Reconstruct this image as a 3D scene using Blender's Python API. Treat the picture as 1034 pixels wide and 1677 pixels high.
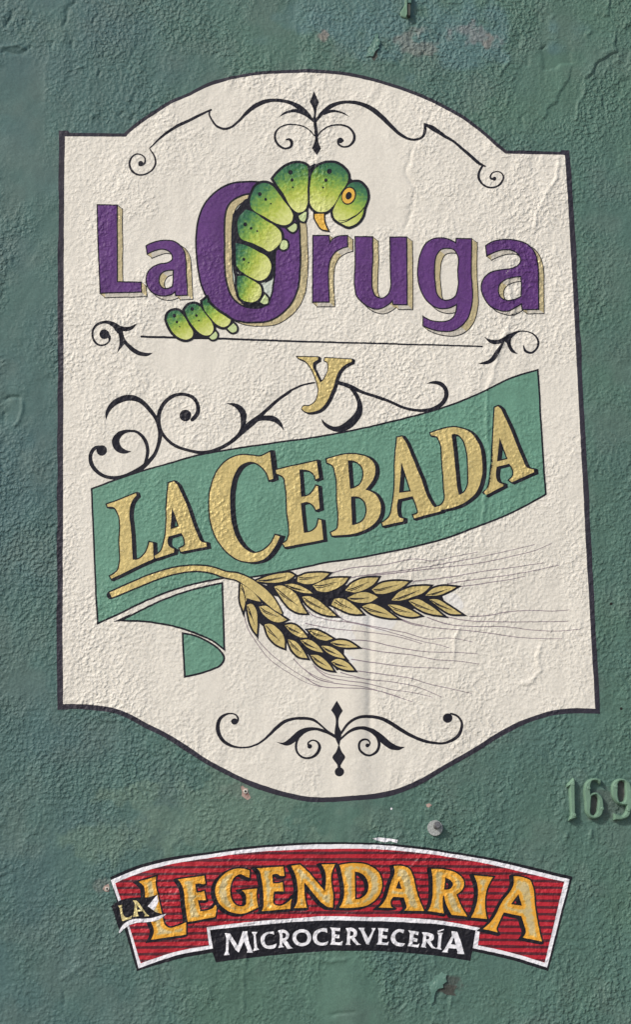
import bpy, math
import numpy as np
from mathutils import Vector, Euler
from mathutils.geometry import delaunay_2d_cdt

S = bpy.context.scene
for o in list(bpy.data.objects):
    bpy.data.objects.remove(o)

# ------------------------------------------------------------------ camera
FPX = 2400.0                                   # focal length in photograph pixels (photo 1034 x 1677)
CAM = Vector((-0.236, -3.55, 1.55))
ROT = Euler((math.radians(90 + 9.0), 0, math.radians(-3.8)))
cam = bpy.data.cameras.new('camera')
camera = bpy.data.objects.new('camera', cam)
S.collection.objects.link(camera)
camera.location, camera.rotation_euler = CAM, ROT
cam.sensor_fit = 'HORIZONTAL'
cam.sensor_width = 36.0
cam.lens = 36.0 * FPX / 1034.0
cam.clip_start, cam.clip_end = 0.05, 300
S.camera = camera

# ------------------------------------------------------------------ light
SUN_TO = Vector((-1.0, -0.80, 0.95)).normalized()        # from the wall towards the sun: high on the left
elev = math.asin(SUN_TO.z)
azim = math.atan2(SUN_TO.x, SUN_TO.y)
W = bpy.data.worlds.new('World')
S.world = W
W.use_nodes = True
wn = W.node_tree.nodes
wn.clear()
sky = wn.new('ShaderNodeTexSky')
sky.sky_type = 'NISHITA'
sky.sun_disc = False
sky.sun_elevation = elev
sky.sun_rotation = azim
sky.air_density, sky.dust_density, sky.ozone_density = 1.0, 2.5, 1.0
bg = wn.new('ShaderNodeBackground')
bg.inputs['Strength'].default_value = 0.09
wo = wn.new('ShaderNodeOutputWorld')
W.node_tree.links.new(sky.outputs[0], bg.inputs['Color'])
W.node_tree.links.new(bg.outputs[0], wo.inputs['Surface'])
sl = bpy.data.lights.new('sun', 'SUN')
sl.energy = 2.3
sl.angle = math.radians(6.0)
sl.color = (1.0, 0.94, 0.85)
sun = bpy.data.objects.new('sun', sl)
S.collection.objects.link(sun)
sun.location = SUN_TO * 30
sun.rotation_euler = SUN_TO.to_track_quat('Z', 'Y').to_euler()
S.view_settings.view_transform = 'Standard'
S.view_settings.look = 'None'
S.view_settings.gamma = 1
S.view_settings.exposure = 0.42
S.view_settings.use_curve_mapping = False
S.render.engine = 'CYCLES'
S.cycles.max_bounces = 4

# ------------------------------------------------------------------ photo pixel -> point on the wall (plane y = 0)
RM = np.array(ROT.to_matrix())
def w2(p):
    p = np.asarray(p, float).reshape(-1, 2)
    d = np.stack([(p[:, 0] - 517) / FPX, -(p[:, 1] - 838.5) / FPX, -np.ones(len(p))], 1) @ RM.T
    t = -CAM.y / d[:, 1]
    return np.stack([CAM.x + d[:, 0] * t, CAM.z + d[:, 2] * t], 1)
def px(v):                                     # inverse of w2
    v = np.asarray(v, float).reshape(-1, 2)
    q = np.stack([v[:, 0] - CAM.x, np.full(len(v), -CAM.y), v[:, 1] - CAM.z], 1) @ RM
    return np.stack([517 + FPX * q[:, 0] / -q[:, 2], 838.5 - FPX * q[:, 1] / -q[:, 2]], 1)
PX = 0.00151                                   # one photograph pixel on the wall, metres

# ------------------------------------------------------------------ relief of the plaster
def vnoise(x, z, lam, seed):
    r = np.random.RandomState(seed).rand(256, 256) * 2 - 1
    u, v = x / lam + 37.3 * seed % 91, z / lam + 11.7 * seed % 83
    i, j = np.floor(u).astype(int), np.floor(v).astype(int)
    a, b = u - i, v - j
    a = a * a * a * (a * (a * 6 - 15) + 10)
    b = b * b * b * (b * (b * 6 - 15) + 10)
    g = lambda m, n: r[m & 255, n & 255]
    return (g(i, j) * (1 - a) + g(i + 1, j) * a) * (1 - b) + (g(i, j + 1) * (1 - a) + g(i + 1, j + 1) * a) * b
def sstep(e0, e1, x):
    t = np.clip((x - e0) / (e1 - e0), 0, 1)
    return t * t * (3 - 2 * t)
def seg_dist(P, pts):                          # distance, signed side and position along a polyline
    best = np.full(len(P), 1e9); side = np.zeros(len(P)); pos = np.zeros(len(P))
    L = [0.0]
    for a, b in zip(pts[:-1], pts[1:]):
        L.append(L[-1] + math.hypot(b[0] - a[0], b[1] - a[1]))
    for k, (a, b) in enumerate(zip(pts[:-1], pts[1:])):
        a, b = np.array(a, float), np.array(b, float)
        d = b - a; l2 = d @ d
        q = P - a
        t = np.clip((q @ d) / l2, 0, 1)
        e = q - t[:, None] * d
        dd = np.hypot(e[:, 0], e[:, 1])
        m = dd < best
        best[m] = dd[m]
        side[m] = np.sign(d[0] * q[m, 1] - d[1] * q[m, 0])
        pos[m] = (L[k] + t[m] * (L[k + 1] - L[k])) / L[-1]
    return best, side, pos
SMOOTH = [(600, 290, 80, 110, 1), (20, 210, 60, 130, 1), (905, 150, 60, 70, .7), (40, 560, 45, 130, .8), (310, 580, 110, 45, .7), (250, 395, 70, 50, .6),
          (575, 1250, 55, 170, .8), (570, 1640, 60, 90, .9), (360, 170, 90, 40, .6), (300, 120, 70, 40, .6), (850, 620, 60, 60, .6), (560, 1080, 60, 70, .7),
          (420, 800, 60, 80, .5), (870, 1260, 60, 80, .3), (660, 1330, 70, 40, .5), (930, 60, 60, 60, .5)]
def rough(V, P):                               # how coarse the float finish is, 0 smooth .. 1 coarse
    m = 0.76 + 0.50 * vnoise(V[:, 0], V[:, 1], .17, 3) + .34 * vnoise(V[:, 0], V[:, 1], .06, 4)
    for cx, cy, rx, ry, s in SMOOTH:
        e = ((P[:, 0] - cx) / rx) ** 2 + ((P[:, 1] - cy) / ry) ** 2 + .35 * vnoise(V[:, 0], V[:, 1], .05, 5)
        m *= 1 - s * .85 * (1 - sstep(.45, 1.25, e))
    return np.clip(m, .06, 1.25)
def crop(x0, y0, w):
    k = w / 1034
    return lambda s: [(x0 + k * float(a), y0 + k * float(b)) for a, b in (q.split(',') for q in s.split())]
TR, G2, TL, BT = crop(800, 0, 234), crop(700, 880, 260), crop(0, 0, 240), crop(480, 1560, 300)
ED = [  # cracked and lapped edges: polyline, height in mm, 'step' lifts the left-hand side, 'ridge' is a thin bead
    (TR('880,135 886,60 890,-40'), 2.0, 'step'), (TR('700,610 745,545 800,460 880,400 928,375 935,240'), 2.4, 'step'),
    (TR('390,507 490,490 530,465 618,458'), -1.5, 'step'), (TR('380,895 420,850 440,790 500,740 510,690 560,620 600,540 620,460'), 1.5, 'step'),
    (TR('640,880 650,770 680,700 705,600'), 1.6, 'ridge'), (TR('80,580 95,520 150,450 150,410'), 1.7, 'ridge'), (TR('710,270 750,220'), 1.7, 'ridge'),
    (TR('830,570 870,480 870,440'), 1.4, 'ridge'), (TR('905,470 945,440 940,400'), 1.4, 'ridge'), (TR('130,770 150,680'), 1.5, 'ridge'), (TR('215,125 240,85'), 1.5, 'ridge'),
    (TR('380,360 415,335'), -2.2, 'ridge'), (TR('985,205 1010,165 1060,175'), 1.7, 'ridge'), (TR('945,640 960,590 1040,580'), -1.4, 'ridge'), (TR('250,920 245,850 290,820'), -1.2, 'ridge'),
    (TR('280,490 282,400'), -1.0, 'ridge'), (TR('450,140 470,110'), 1.2, 'ridge'), (TR('80,420 90,340'), -1.2, 'ridge'), (TR('240,240 210,330'), -1.2, 'ridge'),
    ([(836, 425), (833, 470), (842, 510), (822, 560), (800, 640), (797, 700), (803, 760), (788, 860), (790, 900)], 1.2, 'ridge'),
    ([(916, 255), (911, 290), (892, 325), (878, 350), (874, 380)], 1.3, 'ridge'), ([(680, 235), (665, 285), (680, 310), (670, 360), (660, 385)], -1.0, 'ridge'),
    (G2('750,680 715,770 735,870 660,950 600,960'), 1.3, 'ridge'), (G2('205,580 175,700 170,800'), 1.2, 'ridge'),
    ([(0, 78), (30, 75), (42, 82)], 2.0, 'ridge'), ([(0, 86), (40, 90)], -1.6, 'ridge'),
    ([(6, 655), (16, 650), (33, 652)], -2.2, 'ridge'), ([(35, 655), (36, 670), (30, 690), (20, 700)], 1.6, 'ridge'), ([(7, 672), (8, 690)], -1.3, 'ridge'),
    (TL('505,350 510,285'), -2.0, 'ridge'), (TL('460,190 465,120 480,60'), -1.8, 'ridge'), (TL('365,340 372,295'), -1.6, 'ridge'), (TL('100,80 40,200'), -2.2, 'ridge'), (TL('680,120 650,180'), -1.6, 'ridge'),
    (TL('900,720 920,670'), 1.6, 'ridge'), (TL('550,490 600,465'), 1.5, 'ridge'), (TL('490,50 540,15'), -1.8, 'ridge'), (TL('160,380 220,320'), -1.4, 'ridge'), (TL('690,560 710,500'), -1.4, 'ridge'), (TL('840,830 870,790'), -1.6, 'ridge'),
    (TL('915,850 950,800'), -1.6, 'ridge'), (TL('640,830 700,800'), 1.2, 'ridge'),
    (BT('530,20 540,70 528,105'), 1.8, 'ridge'), (BT('200,355 270,335 360,325'), -1.2, 'ridge'), (BT('550,178 600,182'), -1.8, 'ridge'), (BT('560,130 590,128'), -1.6, 'ridge'), (BT('600,310 640,270'), -1.2, 'ridge'),
    (BT('800,80 795,10'), 1.2, 'ridge'), (BT('120,40 210,50 310,25'), 1.3, 'ridge'), (BT('880,300 900,240'), 1.4, 'ridge'),
    (crop(580, 0, 150)('290,520 330,500 380,560 430,615 470,665 560,745'), -1.6, 'ridge'), (crop(580, 0, 150)('960,490 985,440 1000,400'), -1.6, 'ridge'), (crop(580, 0, 150)('770,640 800,600'), -1.6, 'ridge'), (crop(580, 0, 150)('620,480 640,400 720,370 790,300'), -1.2, 'ridge'),
    ([(100, 1605), (118, 1590), (140, 1575)], 1.2, 'ridge'), ([(104, 1650), (103, 1620)], -1.2, 'ridge'), ([(398, 1660), (400, 1590), (402, 1560)], 1.0, 'ridge'),
    ([(927, 1372), (930, 1362)], 2.0, 'ridge'), ([(969, 1374), (971, 1358)], 2.0, 'ridge'), ([(676, 1420), (690, 1398), (698, 1360)], 1.0, 'ridge'),
]
def h_raw(V):                                  # metres, towards the street
    P = px(V)
    x, z = V[:, 0], V[:, 1]
    r = rough(V, P)
    h = 4.0 * vnoise(x, z, .55, 11) + 1.2 * vnoise(x, z, .16, 12)
    out = 1 - sstep(90, 112, P[:, 0]) * (1 - sstep(925, 960, P[:, 0])) * sstep(150, 225, P[:, 1]) * (1 - sstep(1165, 1240, P[:, 1]))
    k = (.25 + .75 * r) * (.70 + .55 * out)
    h += k * (.60 * vnoise(x - .45 * z, z * .55, .032, 13) + .55 * vnoise(x - .35 * z, z * .6, .019, 14) + .25 * vnoise(x, z, .012, 17))
    h += k * .45 * np.maximum(vnoise(x - .3 * z, z * .5, .021, 15) - .25, 0) * 2
    h -= k * 1.1 * np.maximum(vnoise(x - .5 * z, z * .45, .026, 18) - .55, 0) * 2 * (.4 + .6 * out)
    # the covered conduit running down behind the render under the wheat ears
    c = 577 + 6 * vnoise(z, z * 0, .3, 16)
    h += sstep(940, 1120, P[:, 1]) * 5.0 * np.exp(-((P[:, 0] - c) / 27) ** 2)
    h -= sstep(1540, 1620, P[:, 1]) * 2.5 * np.exp(-((P[:, 0] - 650) / 22) ** 2)
    h -= sstep(960, 1010, P[:, 1]) * 2.8 * np.exp(-((P[:, 0] - 606) / 6) ** 2) * (1 - sstep(1170, 1260, P[:, 1]))
    for pts, a, kind in ED:
        q = np.array(pts)
        m = (P[:, 0] > q[:, 0].min() - 60) & (P[:, 0] < q[:, 0].max() + 60) & (P[:, 1] > q[:, 1].min() - 60) & (P[:, 1] < q[:, 1].max() + 60)
        if not m.any():
            continue
        Q = P[m] + np.stack([vnoise(x[m], z[m], .02, 21), vnoise(x[m], z[m], .02, 22)], 1) * 2.0
        d, s, t = seg_dist(Q, pts)
        fade = sstep(-.01, .12, t) * (1 - sstep(.88, 1.01, t))
        if kind == 'ridge':
            h[m] += 1.9 * a * np.exp(-(d / 2.7) ** 2) * (.25 + .75 * fade)
        else:
            sd = d * s * -1
            h[m] -= .9 * abs(a) * fade * np.exp(-(d / 1.7) ** 2)
            h[m] += 2.1 * a * fade * (.5 + .5 * np.tanh(sd / 1.4)) * np.exp(-np.maximum(sd, 0) / 26) * np.exp(-np.maximum(-sd, 0) / 8)
    return h * 1e-3
LS = 0.0036                                    # lattice pitch of the relief
LH = LS * math.sqrt(3) / 2
X0, X1, Z0, Z1 = -1.05, 1.30, 0.55, 3.75       # finely modelled area; the wall itself goes on beyond it
NX, NZ = int((X1 - X0) / LS) + 2, int((Z1 - Z0) / LH) + 2
jj, ii = np.meshgrid(np.arange(NZ), np.arange(NX), indexing='ij')
LV = np.stack([(X0 + (ii + .5 * (jj & 1)) * LS).ravel(), (Z0 + jj * LH).ravel()], 1)
LHGT = h_raw(LV)
ex = np.minimum(np.minimum(LV[:, 0] - X0, X1 - LV[:, 0]), np.minimum(LV[:, 1] - Z0, Z1 - LV[:, 1]))
LHGT *= sstep(0.0, .10, ex)
def H(V):                                      # the relief as built (piecewise linear on the lattice)
    j = np.clip(np.floor((V[:, 1] - Z0) / LH).astype(int), 0, NZ - 2)
    fz = (V[:, 1] - Z0) / LH - j
    odd = j & 1
    a = (V[:, 0] - X0) / LS - .5 * odd - .5 * fz
    i = np.clip(np.floor(a).astype(int), 0, NX - 3)
    fa = a - i
    g = lambda m, n: LHGT[n * NX + m]
    lo = fa + fz < 1
    p = np.where(lo, g(i, j), g(i + 1, j + 1 * 0))
    A = np.where(lo, (1 - fa - fz) * g(i, j) + fa * g(i + 1, j) + fz * g(i + odd, j + 1),
                 (1 - fz) * g(i + 1, j) + (fa + fz - 1) * g(i + 1 + odd, j + 1) + (1 - fa) * g(i + odd, j + 1))
    return A

# ------------------------------------------------------------------ materials
def nodes(m):
    m.use_nodes = True
    t = m.node_tree
    b = t.nodes['Principled BSDF']
    return t, b
def relief_group():
    g = bpy.data.node_groups.new('stucco_relief', 'ShaderNodeTree')
    g.interface.new_socket('Normal', in_out='OUTPUT', socket_type='NodeSocketVector')
    g.interface.new_socket('Grain', in_out='OUTPUT', socket_type='NodeSocketFloat')
    N, L = g.nodes, g.links
    geo = N.new('ShaderNodeNewGeometry')
    def noise(sc, det, rg, dist=0.0):
        n = N.new('ShaderNodeTexNoise')
        n.inputs['Scale'].default_value = sc
        n.inputs['Detail'].default_value = det
        n.inputs['Roughness'].default_value = rg
        n.inputs['Distortion'].default_value = dist
        L.new(geo.outputs['Position'], n.inputs['Vector'])
        return n.outputs[0]
    def math_(op, a, b):
        n = N.new('ShaderNodeMath'); n.operation = op
        for k, v in enumerate((a, b)):
            if isinstance(v, (int, float)): n.inputs[k].default_value = v
            else: L.new(v, n.inputs[k])
        return n.outputs[0]
    a = noise(108, 1.0, .45, .1)
    lump = N.new('ShaderNodeMapRange'); lump.interpolation_type = 'SMOOTHSTEP'
    lump.inputs['From Min'].default_value, lump.inputs['From Max'].default_value = .36, .74
    L.new(a, lump.inputs[0])
    b = noise(210, 2.0, .55)
    r = math_('ABSOLUTE', math_('SUBTRACT', noise(46, 1.5, .5, .3), .5), 0)
    hgt = math_('ADD', math_('ADD', math_('ADD', math_('MULTIPLY', a, .45), math_('MULTIPLY', lump.outputs[0], .30)), math_('MULTIPLY', b, .17)), math_('MULTIPLY', r, .12))
    at = N.new('ShaderNodeAttribute'); at.attribute_name = 'rough'
    hgt = math_('MULTIPLY', hgt, at.outputs['Fac'])
    bump = N.new('ShaderNodeBump')
    bump.inputs['Strength'].default_value = 1.0
    bump.inputs['Distance'].default_value = 0.0038
    L.new(hgt, bump.inputs['Height'])
    go = N.new('NodeGroupOutput')
    L.new(bump.outputs[0], go.inputs['Normal'])
    L.new(math_('ADD', math_('MULTIPLY', a, .6), math_('MULTIPLY', b, .4)), go.inputs['Grain'])
    return g
RELIEF = relief_group()
def paint_mat(name, col, rgh=.55, metal=0.0, var=.12, ramp=None, attr=None, wear=None, spec=.5, amp=.5, streak=0):
    m = bpy.data.materials.new(name)
    t, b = nodes(m)
    N, L = t.nodes, t.links
    g = N.new('ShaderNodeGroup'); g.node_tree = RELIEF
    L.new(g.outputs['Normal'], b.inputs['Normal'])
    b.inputs['Roughness'].default_value = rgh
    b.inputs['Metallic'].default_value = metal
    b.inputs['Specular IOR Level'].default_value = spec
    geo = N.new('ShaderNodeNewGeometry')
    n = N.new('ShaderNodeTexNoise')
    n.inputs['Scale'].default_value = 22
    n.inputs['Detail'].default_value = 5
    n.inputs['Roughness'].default_value = .7
    L.new(geo.outputs['Position'], n.inputs['Vector'])
    mr = N.new('ShaderNodeMapRange')
    mr.inputs['From Min'].default_value, mr.inputs['From Max'].default_value = .3, .7
    mr.inputs['To Min'].default_value, mr.inputs['To Max'].default_value = 1 - var, 1 + var
    L.new(n.outputs[0], mr.inputs[0])
    scale = mr.outputs[0]
    if streak:                                 # faint rain streaks and fine dust
        mp0 = N.new('ShaderNodeMapping'); mp0.inputs['Scale'].default_value = (26, 26, 2.2)
        L.new(geo.outputs['Position'], mp0.inputs['Vector'])
        n3 = N.new('ShaderNodeTexNoise'); n3.inputs['Scale'].default_value = 1; n3.inputs['Detail'].default_value = 5
        L.new(mp0.outputs[0], n3.inputs['Vector'])
        n4 = N.new('ShaderNodeTexNoise'); n4.inputs['Scale'].default_value = 260; n4.inputs['Detail'].default_value = 3
        L.new(geo.outputs['Position'], n4.inputs['Vector'])
        for q, am in ((n3.outputs[0], streak), (n4.outputs[0], streak * 1.3)):
            m1 = N.new('ShaderNodeMapRange')
            m1.inputs['From Min'].default_value, m1.inputs['From Max'].default_value = .3, .7
            m1.inputs['To Min'].default_value, m1.inputs['To Max'].default_value = 1 - am, 1 + am
            L.new(q, m1.inputs[0])
            m2 = N.new('ShaderNodeMath'); m2.operation = 'MULTIPLY'
            L.new(scale, m2.inputs[0]); L.new(m1.outputs[0], m2.inputs[1])
            scale = m2.outputs[0]
    if ramp:
        cr = N.new('ShaderNodeValToRGB')
        while len(cr.color_ramp.elements) < len(ramp):
            cr.color_ramp.elements.new(.5)
        for e, (p, c) in zip(cr.color_ramp.elements, ramp):
            e.position, e.color = p, (*c, 1)
        at = N.new('ShaderNodeAttribute'); at.attribute_name = attr
        ad = N.new('ShaderNodeMath'); ad.operation = 'MULTIPLY_ADD'
        n2 = N.new('ShaderNodeTexNoise')
        n2.inputs['Scale'].default_value = 120
        n2.inputs['Detail'].default_value = 3
        L.new(geo.outputs['Position'], n2.inputs['Vector'])
        sb = N.new('ShaderNodeMath'); sb.operation = 'SUBTRACT'; sb.inputs[1].default_value = .5
        L.new(n2.outputs[0], sb.inputs[0])
        L.new(sb.outputs[0], ad.inputs[0]); ad.inputs[1].default_value = amp
        L.new(at.outputs['Fac'], ad.inputs[2])
        L.new(ad.outputs[0], cr.inputs[0])
        src = cr.outputs[0]
    elif attr:
        at = N.new('ShaderNodeAttribute'); at.attribute_name = attr
        src = at.outputs['Color']
    else:
        rgb = N.new('ShaderNodeRGB'); rgb.outputs[0].default_value = (*col, 1)
        src = rgb.outputs[0]
    mx = N.new('ShaderNodeVectorMath'); mx.operation = 'SCALE'
    L.new(src, mx.inputs[0]); L.new(scale, mx.inputs['Scale'])
    out = mx.outputs[0]
    if wear:                                   # specks where the paint is rubbed off the high grains
        wc, lo, hi = wear
        mp = N.new('ShaderNodeMapRange')
        mp.inputs['From Min'].default_value, mp.inputs['From Max'].default_value = lo, hi
        L.new(g.outputs['Grain'], mp.inputs[0])
        mc = N.new('ShaderNodeMix'); mc.data_type = 'RGBA'
        L.new(mp.outputs[0], mc.inputs['Factor']); L.new(out, mc.inputs['A']); mc.inputs['B'].default_value = (*wc, 1)
        out = mc.outputs['Result']
    L.new(out, b.inputs['Base Color'])
    return m
M = {
    'wall': paint_mat('green_wall_paint', None, .62, attr='tone', var=.10, streak=.09, spec=.4),
    'cream': paint_mat('cream_paint', (.70, .672, .61), .6, var=.045, streak=.05),
    'touch': paint_mat('fresh_cream_paint', (.72, .71, .69), .6, var=.04, streak=.04),
    'milk': paint_mat('milky_paint', (.50, .56, .50), .6, var=.05),
    'ink': paint_mat('ink_paint', (.013, .013, .021), .5, spec=.22, var=.2, wear=((.10, .10, .13), .70, .84)),
    'border': paint_mat('plum_grey_border_paint', (.030, .028, .042), .55, spec=.25, var=.2, wear=((.13, .12, .15), .68, .84)),
    'thin': paint_mat('faded_line_paint', (.27, .22, .25), .6, var=.2),
    'purple': paint_mat('purple_paint', (.100, .034, .168), .55, var=.18, streak=.10, spec=.35, wear=((.26, .17, .33), .66, .80)),
    'side': paint_mat('pale_gold_paint', (.52, .44, .25), .42, .25, var=.12),
    'under': paint_mat('stone_grey_paint', (.50, .47, .41), .55, var=.08),
    'gold': paint_mat('gold_paint', (.61, .49, .205), .48, .25, var=.16, wear=((.72, .63, .36), .62, .80), spec=.35, streak=.05),
    'ribbon': paint_mat('jade_paint', (.122, .275, .205), .55, var=.10, streak=.07, spec=.4),
    'red': paint_mat('red_paint', (.41, .010, .024), .5, var=.16, streak=.07, wear=((.60, .10, .13), .64, .78)),
    'stripe': paint_mat('dark_red_paint', (.080, .008, .017), .5, var=.2),
    'black': paint_mat('black_paint', (.012, .012, .018), .5, spec=.22, var=.2, wear=((.09, .09, .11), .68, .84)),
    'white': paint_mat('white_paint', (.78, .78, .84), .55, var=.06, wear=((.5, .5, .58), .66, .8)),
    'foil': paint_mat('yellow_gold_paint', None, .42, .12, var=.10, attr='edge', ramp=[(0, (.78, .36, .03)), (.60, (.76, .39, .05)), (.80, (.62, .46, .17)), (1, (.58, .47, .24))], amp=1.0),
    'palegold': paint_mat('light_gold_paint', (.66, .56, .26), .42, .25, var=.12, wear=((.8, .75, .5), .6, .7)),
    'skin': paint_mat('caterpillar_paint', None, .5, var=.08, attr='shade', ramp=[(0, (.012, .075, .055)), (.22, (.035, .16, .06)), (.45, (.19, .35, .05)), (.68, (.42, .50, .07)), (1, (.62, .66, .24))], amp=.5),
    'foot': paint_mat('pale_green_paint', (.50, .60, .30), .5, var=.08),
    'orange': paint_mat('orange_paint', (.72, .43, .06), .5, var=.1),
    'exposed': paint_mat('bare_plaster', (.36, .265, .235), .85, var=.3, wear=((.22, .12, .11), .5, .62)),
    'grime': paint_mat('grey_grime', (.085, .092, .09), .9, var=.3),
    'dirt_shade': paint_mat('crumbled_plaster_and_shade', (.06, .065, .058), .9, var=.4),  # bare dark plaster; also paints shade under the flake and on the stub
    'flake': paint_mat('lifted_paint', (.085, .180, .150), .55, var=.1),
    'digit': paint_mat('pale_green_enamel', (.145, .25, .185), .36, var=.12, wear=((.22, .37, .28), .62, .74)),
}
def metal_mat(name, col, rgh, met):
    m = bpy.data.materials.new(name)
    t, b = nodes(m)
    n = t.nodes.new('ShaderNodeTexNoise')
    n.inputs['Scale'].default_value = 300; n.inputs['Detail'].default_value = 4
    tc = t.nodes.new('ShaderNodeTexCoord')
    t.links.new(tc.outputs['Object'], n.inputs['Vector'])
    cr = t.nodes.new('ShaderNodeValToRGB')
    cr.color_ramp.elements[0].position, cr.color_ramp.elements[1].position = .35, .7
    cr.color_ramp.elements[0].color = (*[c * .55 for c in col], 1)
    cr.color_ramp.elements[1].color = (*col, 1)
    t.links.new(n.outputs[0], cr.inputs[0]); t.links.new(cr.outputs[0], b.inputs['Base Color'])
    b.inputs['Roughness'].default_value = rgh; b.inputs['Metallic'].default_value = met
    return m
M['zinc'] = metal_mat('weathered_zinc', (.42, .45, .45), .55, .35)
M['steel'] = metal_mat('dull_steel', (.22, .22, .23), .5, .5)
M['hole'] = metal_mat('dark_hole', (.008, .008, .008), .9, 0)
M['plastic'] = metal_mat('white_plastic', (.72, .69, .63), .5, 0)

# ------------------------------------------------------------------ mesh helpers
def new_mesh(name, V3, F, mats, parent=None, attrs=None, fmat=None, smooth=True, label=None):
    V3 = np.asarray(V3, float)
    org = np.array(parent['_org']) if parent is not None else np.zeros(3)
    me = bpy.data.meshes.new(name)
    me.vertices.add(len(V3)); me.vertices.foreach_set('co', (V3 - org).astype(np.float32).ravel())
    if isinstance(F, np.ndarray) and F.ndim == 2:
        n, k = F.shape
        me.loops.add(n * k); me.loops.foreach_set('vertex_index', F.astype(np.int32).ravel())
        me.polygons.add(n); me.polygons.foreach_set('loop_start', np.arange(0, n * k, k, dtype=np.int32))
        me.update(calc_edges=True)
    else:
        me.clear_geometry(); me.from_pydata([tuple(v) for v in (V3 - org)], [], F); me.update()
    for m in (mats if isinstance(mats, (list, tuple)) else [mats]):
        me.materials.append(M[m])
    if fmat is not None:
        me.polygons.foreach_set('material_index', np.asarray(fmat, np.int32))
    for k, v in (attrs or {}).items():
        v = np.asarray(v, np.float32)
        if v.ndim == 1:
            me.attributes.new(k, 'FLOAT', 'POINT').data.foreach_set('value', v)
        else:
            me.attributes.new(k, 'FLOAT_COLOR', 'POINT').data.foreach_set('color', v.ravel())
    if smooth:
        me.polygons.foreach_set('use_smooth', np.ones(len(me.polygons), bool))
    me.validate()
    o = bpy.data.objects.new(name, me)
    S.collection.objects.link(o)
    if parent is not None:
        o.parent = parent
        o['_org'] = parent['_org']
    else:
        o['_org'] = (0.0, 0.0, 0.0)
    if label: o['label'] = label
    return o
def thing(name, label, cat, at, group=None):
    o = bpy.data.objects.new(name, None)
    S.collection.objects.link(o)
    o.empty_display_size = .05
    v = w2([at])[0]
    o.location = (v[0], 0, v[1])
    o['_org'] = (v[0], 0.0, v[1])
    o['label'], o['category'] = label, cat
    if group: o['group'] = group
    return o

CR = {'s': (0, 0, 1034), 'c1': (90, 100, 220), 'c2': (310, 100, 220), 'c3': (510, 100, 220), 'c4': (730, 120, 220), 'c5': (150, 320, 200), 'c6': (310, 250, 200),
      'c7': (440, 250, 200), 'c8': (310, 400, 200), 'd1': (480, 340, 200), 'd2': (600, 370, 200), 'd3': (720, 370, 200), 'd4': (250, 440, 160), 'd5': (130, 510, 200),
      'd6': (460, 560, 200), 'd7': (640, 540, 260), 'd8': (130, 620, 250), 'e1': (330, 610, 200), 'e2': (140, 770, 220), 'e3': (320, 720, 220), 'e4': (500, 720, 220),
      'e5': (680, 650, 220), 'e6': (140, 910, 260), 'e7': (370, 910, 220), 'f1': (340, 1130, 220), 'f2': (540, 1130, 220), 'f3': (180, 1390, 200), 'f4': (340, 1380, 200),
      'f5': (520, 1380, 200), 'f6': (700, 1390, 250), 'f7': (340, 1500, 220), 'f8': (560, 1500, 220), 'g1': (500, 890, 260), 'g2': (700, 880, 260), 'h1': (884, 1240, 150),
      'h3': (580, 0, 150), 'h8': (480, 1560, 300)}
def parse(s):                                  # 'c1: x,y x,y~ x,y,w' -> points (x, y, smooth, width) in photograph pixels
    out = []; c = (0, 0, 1034)
    for tok in s.split():
        if tok.endswith(':'):
            c = CR[tok[:-1]]; continue
        sm = tok.endswith('~')
        q = [float(a) for a in tok.rstrip('~').split(',')]
        k = c[2] / 1034
        out.append((c[0] + k * q[0], c[1] + k * q[1], sm, k * q[2] if len(q) > 2 else 0))
    return out
def smooth_path(pts, closed, step=2.6, allsmooth=False):
    n = len(pts)
    P = np.array([[p[0], p[1], p[3]] for p in pts])
    sm = [p[2] or allsmooth for p in pts]
    T = np.zeros((n, 3))
    D = lambda i, j: max(np.hypot(*(P[j, :2] - P[i, :2])), 1e-6)
    for i in range(n):
        a, b = (i - 1) % n, (i + 1) % n
        if not closed and i in (0, n - 1): continue
        if sm[i]:
            d0, d1 = D(a, i), D(i, b)
            T[i] = ((P[i] - P[a]) / d0 * d1 + (P[b] - P[i]) / d1 * d0) / (d0 + d1)
    out = []
    for i in range(n if closed else n - 1):
        b = (i + 1) % n
        d = D(i, b)
        ch = (P[b] - P[i]) / d
        ea = (not closed and i == 0) or not sm[i]
        eb = (not closed and b == n - 1) or not sm[b]
        ta = T[i] if not ea else (ch if eb else 1.5 * ch - .5 * T[b])
        tb = T[b] if not eb else (ch if ea else 1.5 * ch - .5 * T[i])
        m = max(1, int(math.ceil(d / step)))
        for k in range(m):
            t = k / m
            h = (2 * t ** 3 - 3 * t ** 2 + 1, t ** 3 - 2 * t ** 2 + t, -2 * t ** 3 + 3 * t ** 2, t ** 3 - t ** 2)
            out.append(h[0] * P[i] + h[1] * d * ta + h[2] * P[b] + h[3] * d * tb)
    if not closed: out.append(P[-1])
    return np.array(out)
def area(L):
    return .5 * np.sum(L[:, 0] * np.roll(L[:, 1], -1) - np.roll(L[:, 0], -1) * L[:, 1])
def ccw(L, pos=True):
    return L if (area(L) > 0) == pos else L[::-1]
def shape(*ss):                                # first loop is the outline, the others are holes
    return [ccw(smooth_path(parse(s), True)[:, :2], k == 0) for k, s in enumerate(ss)]
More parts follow.
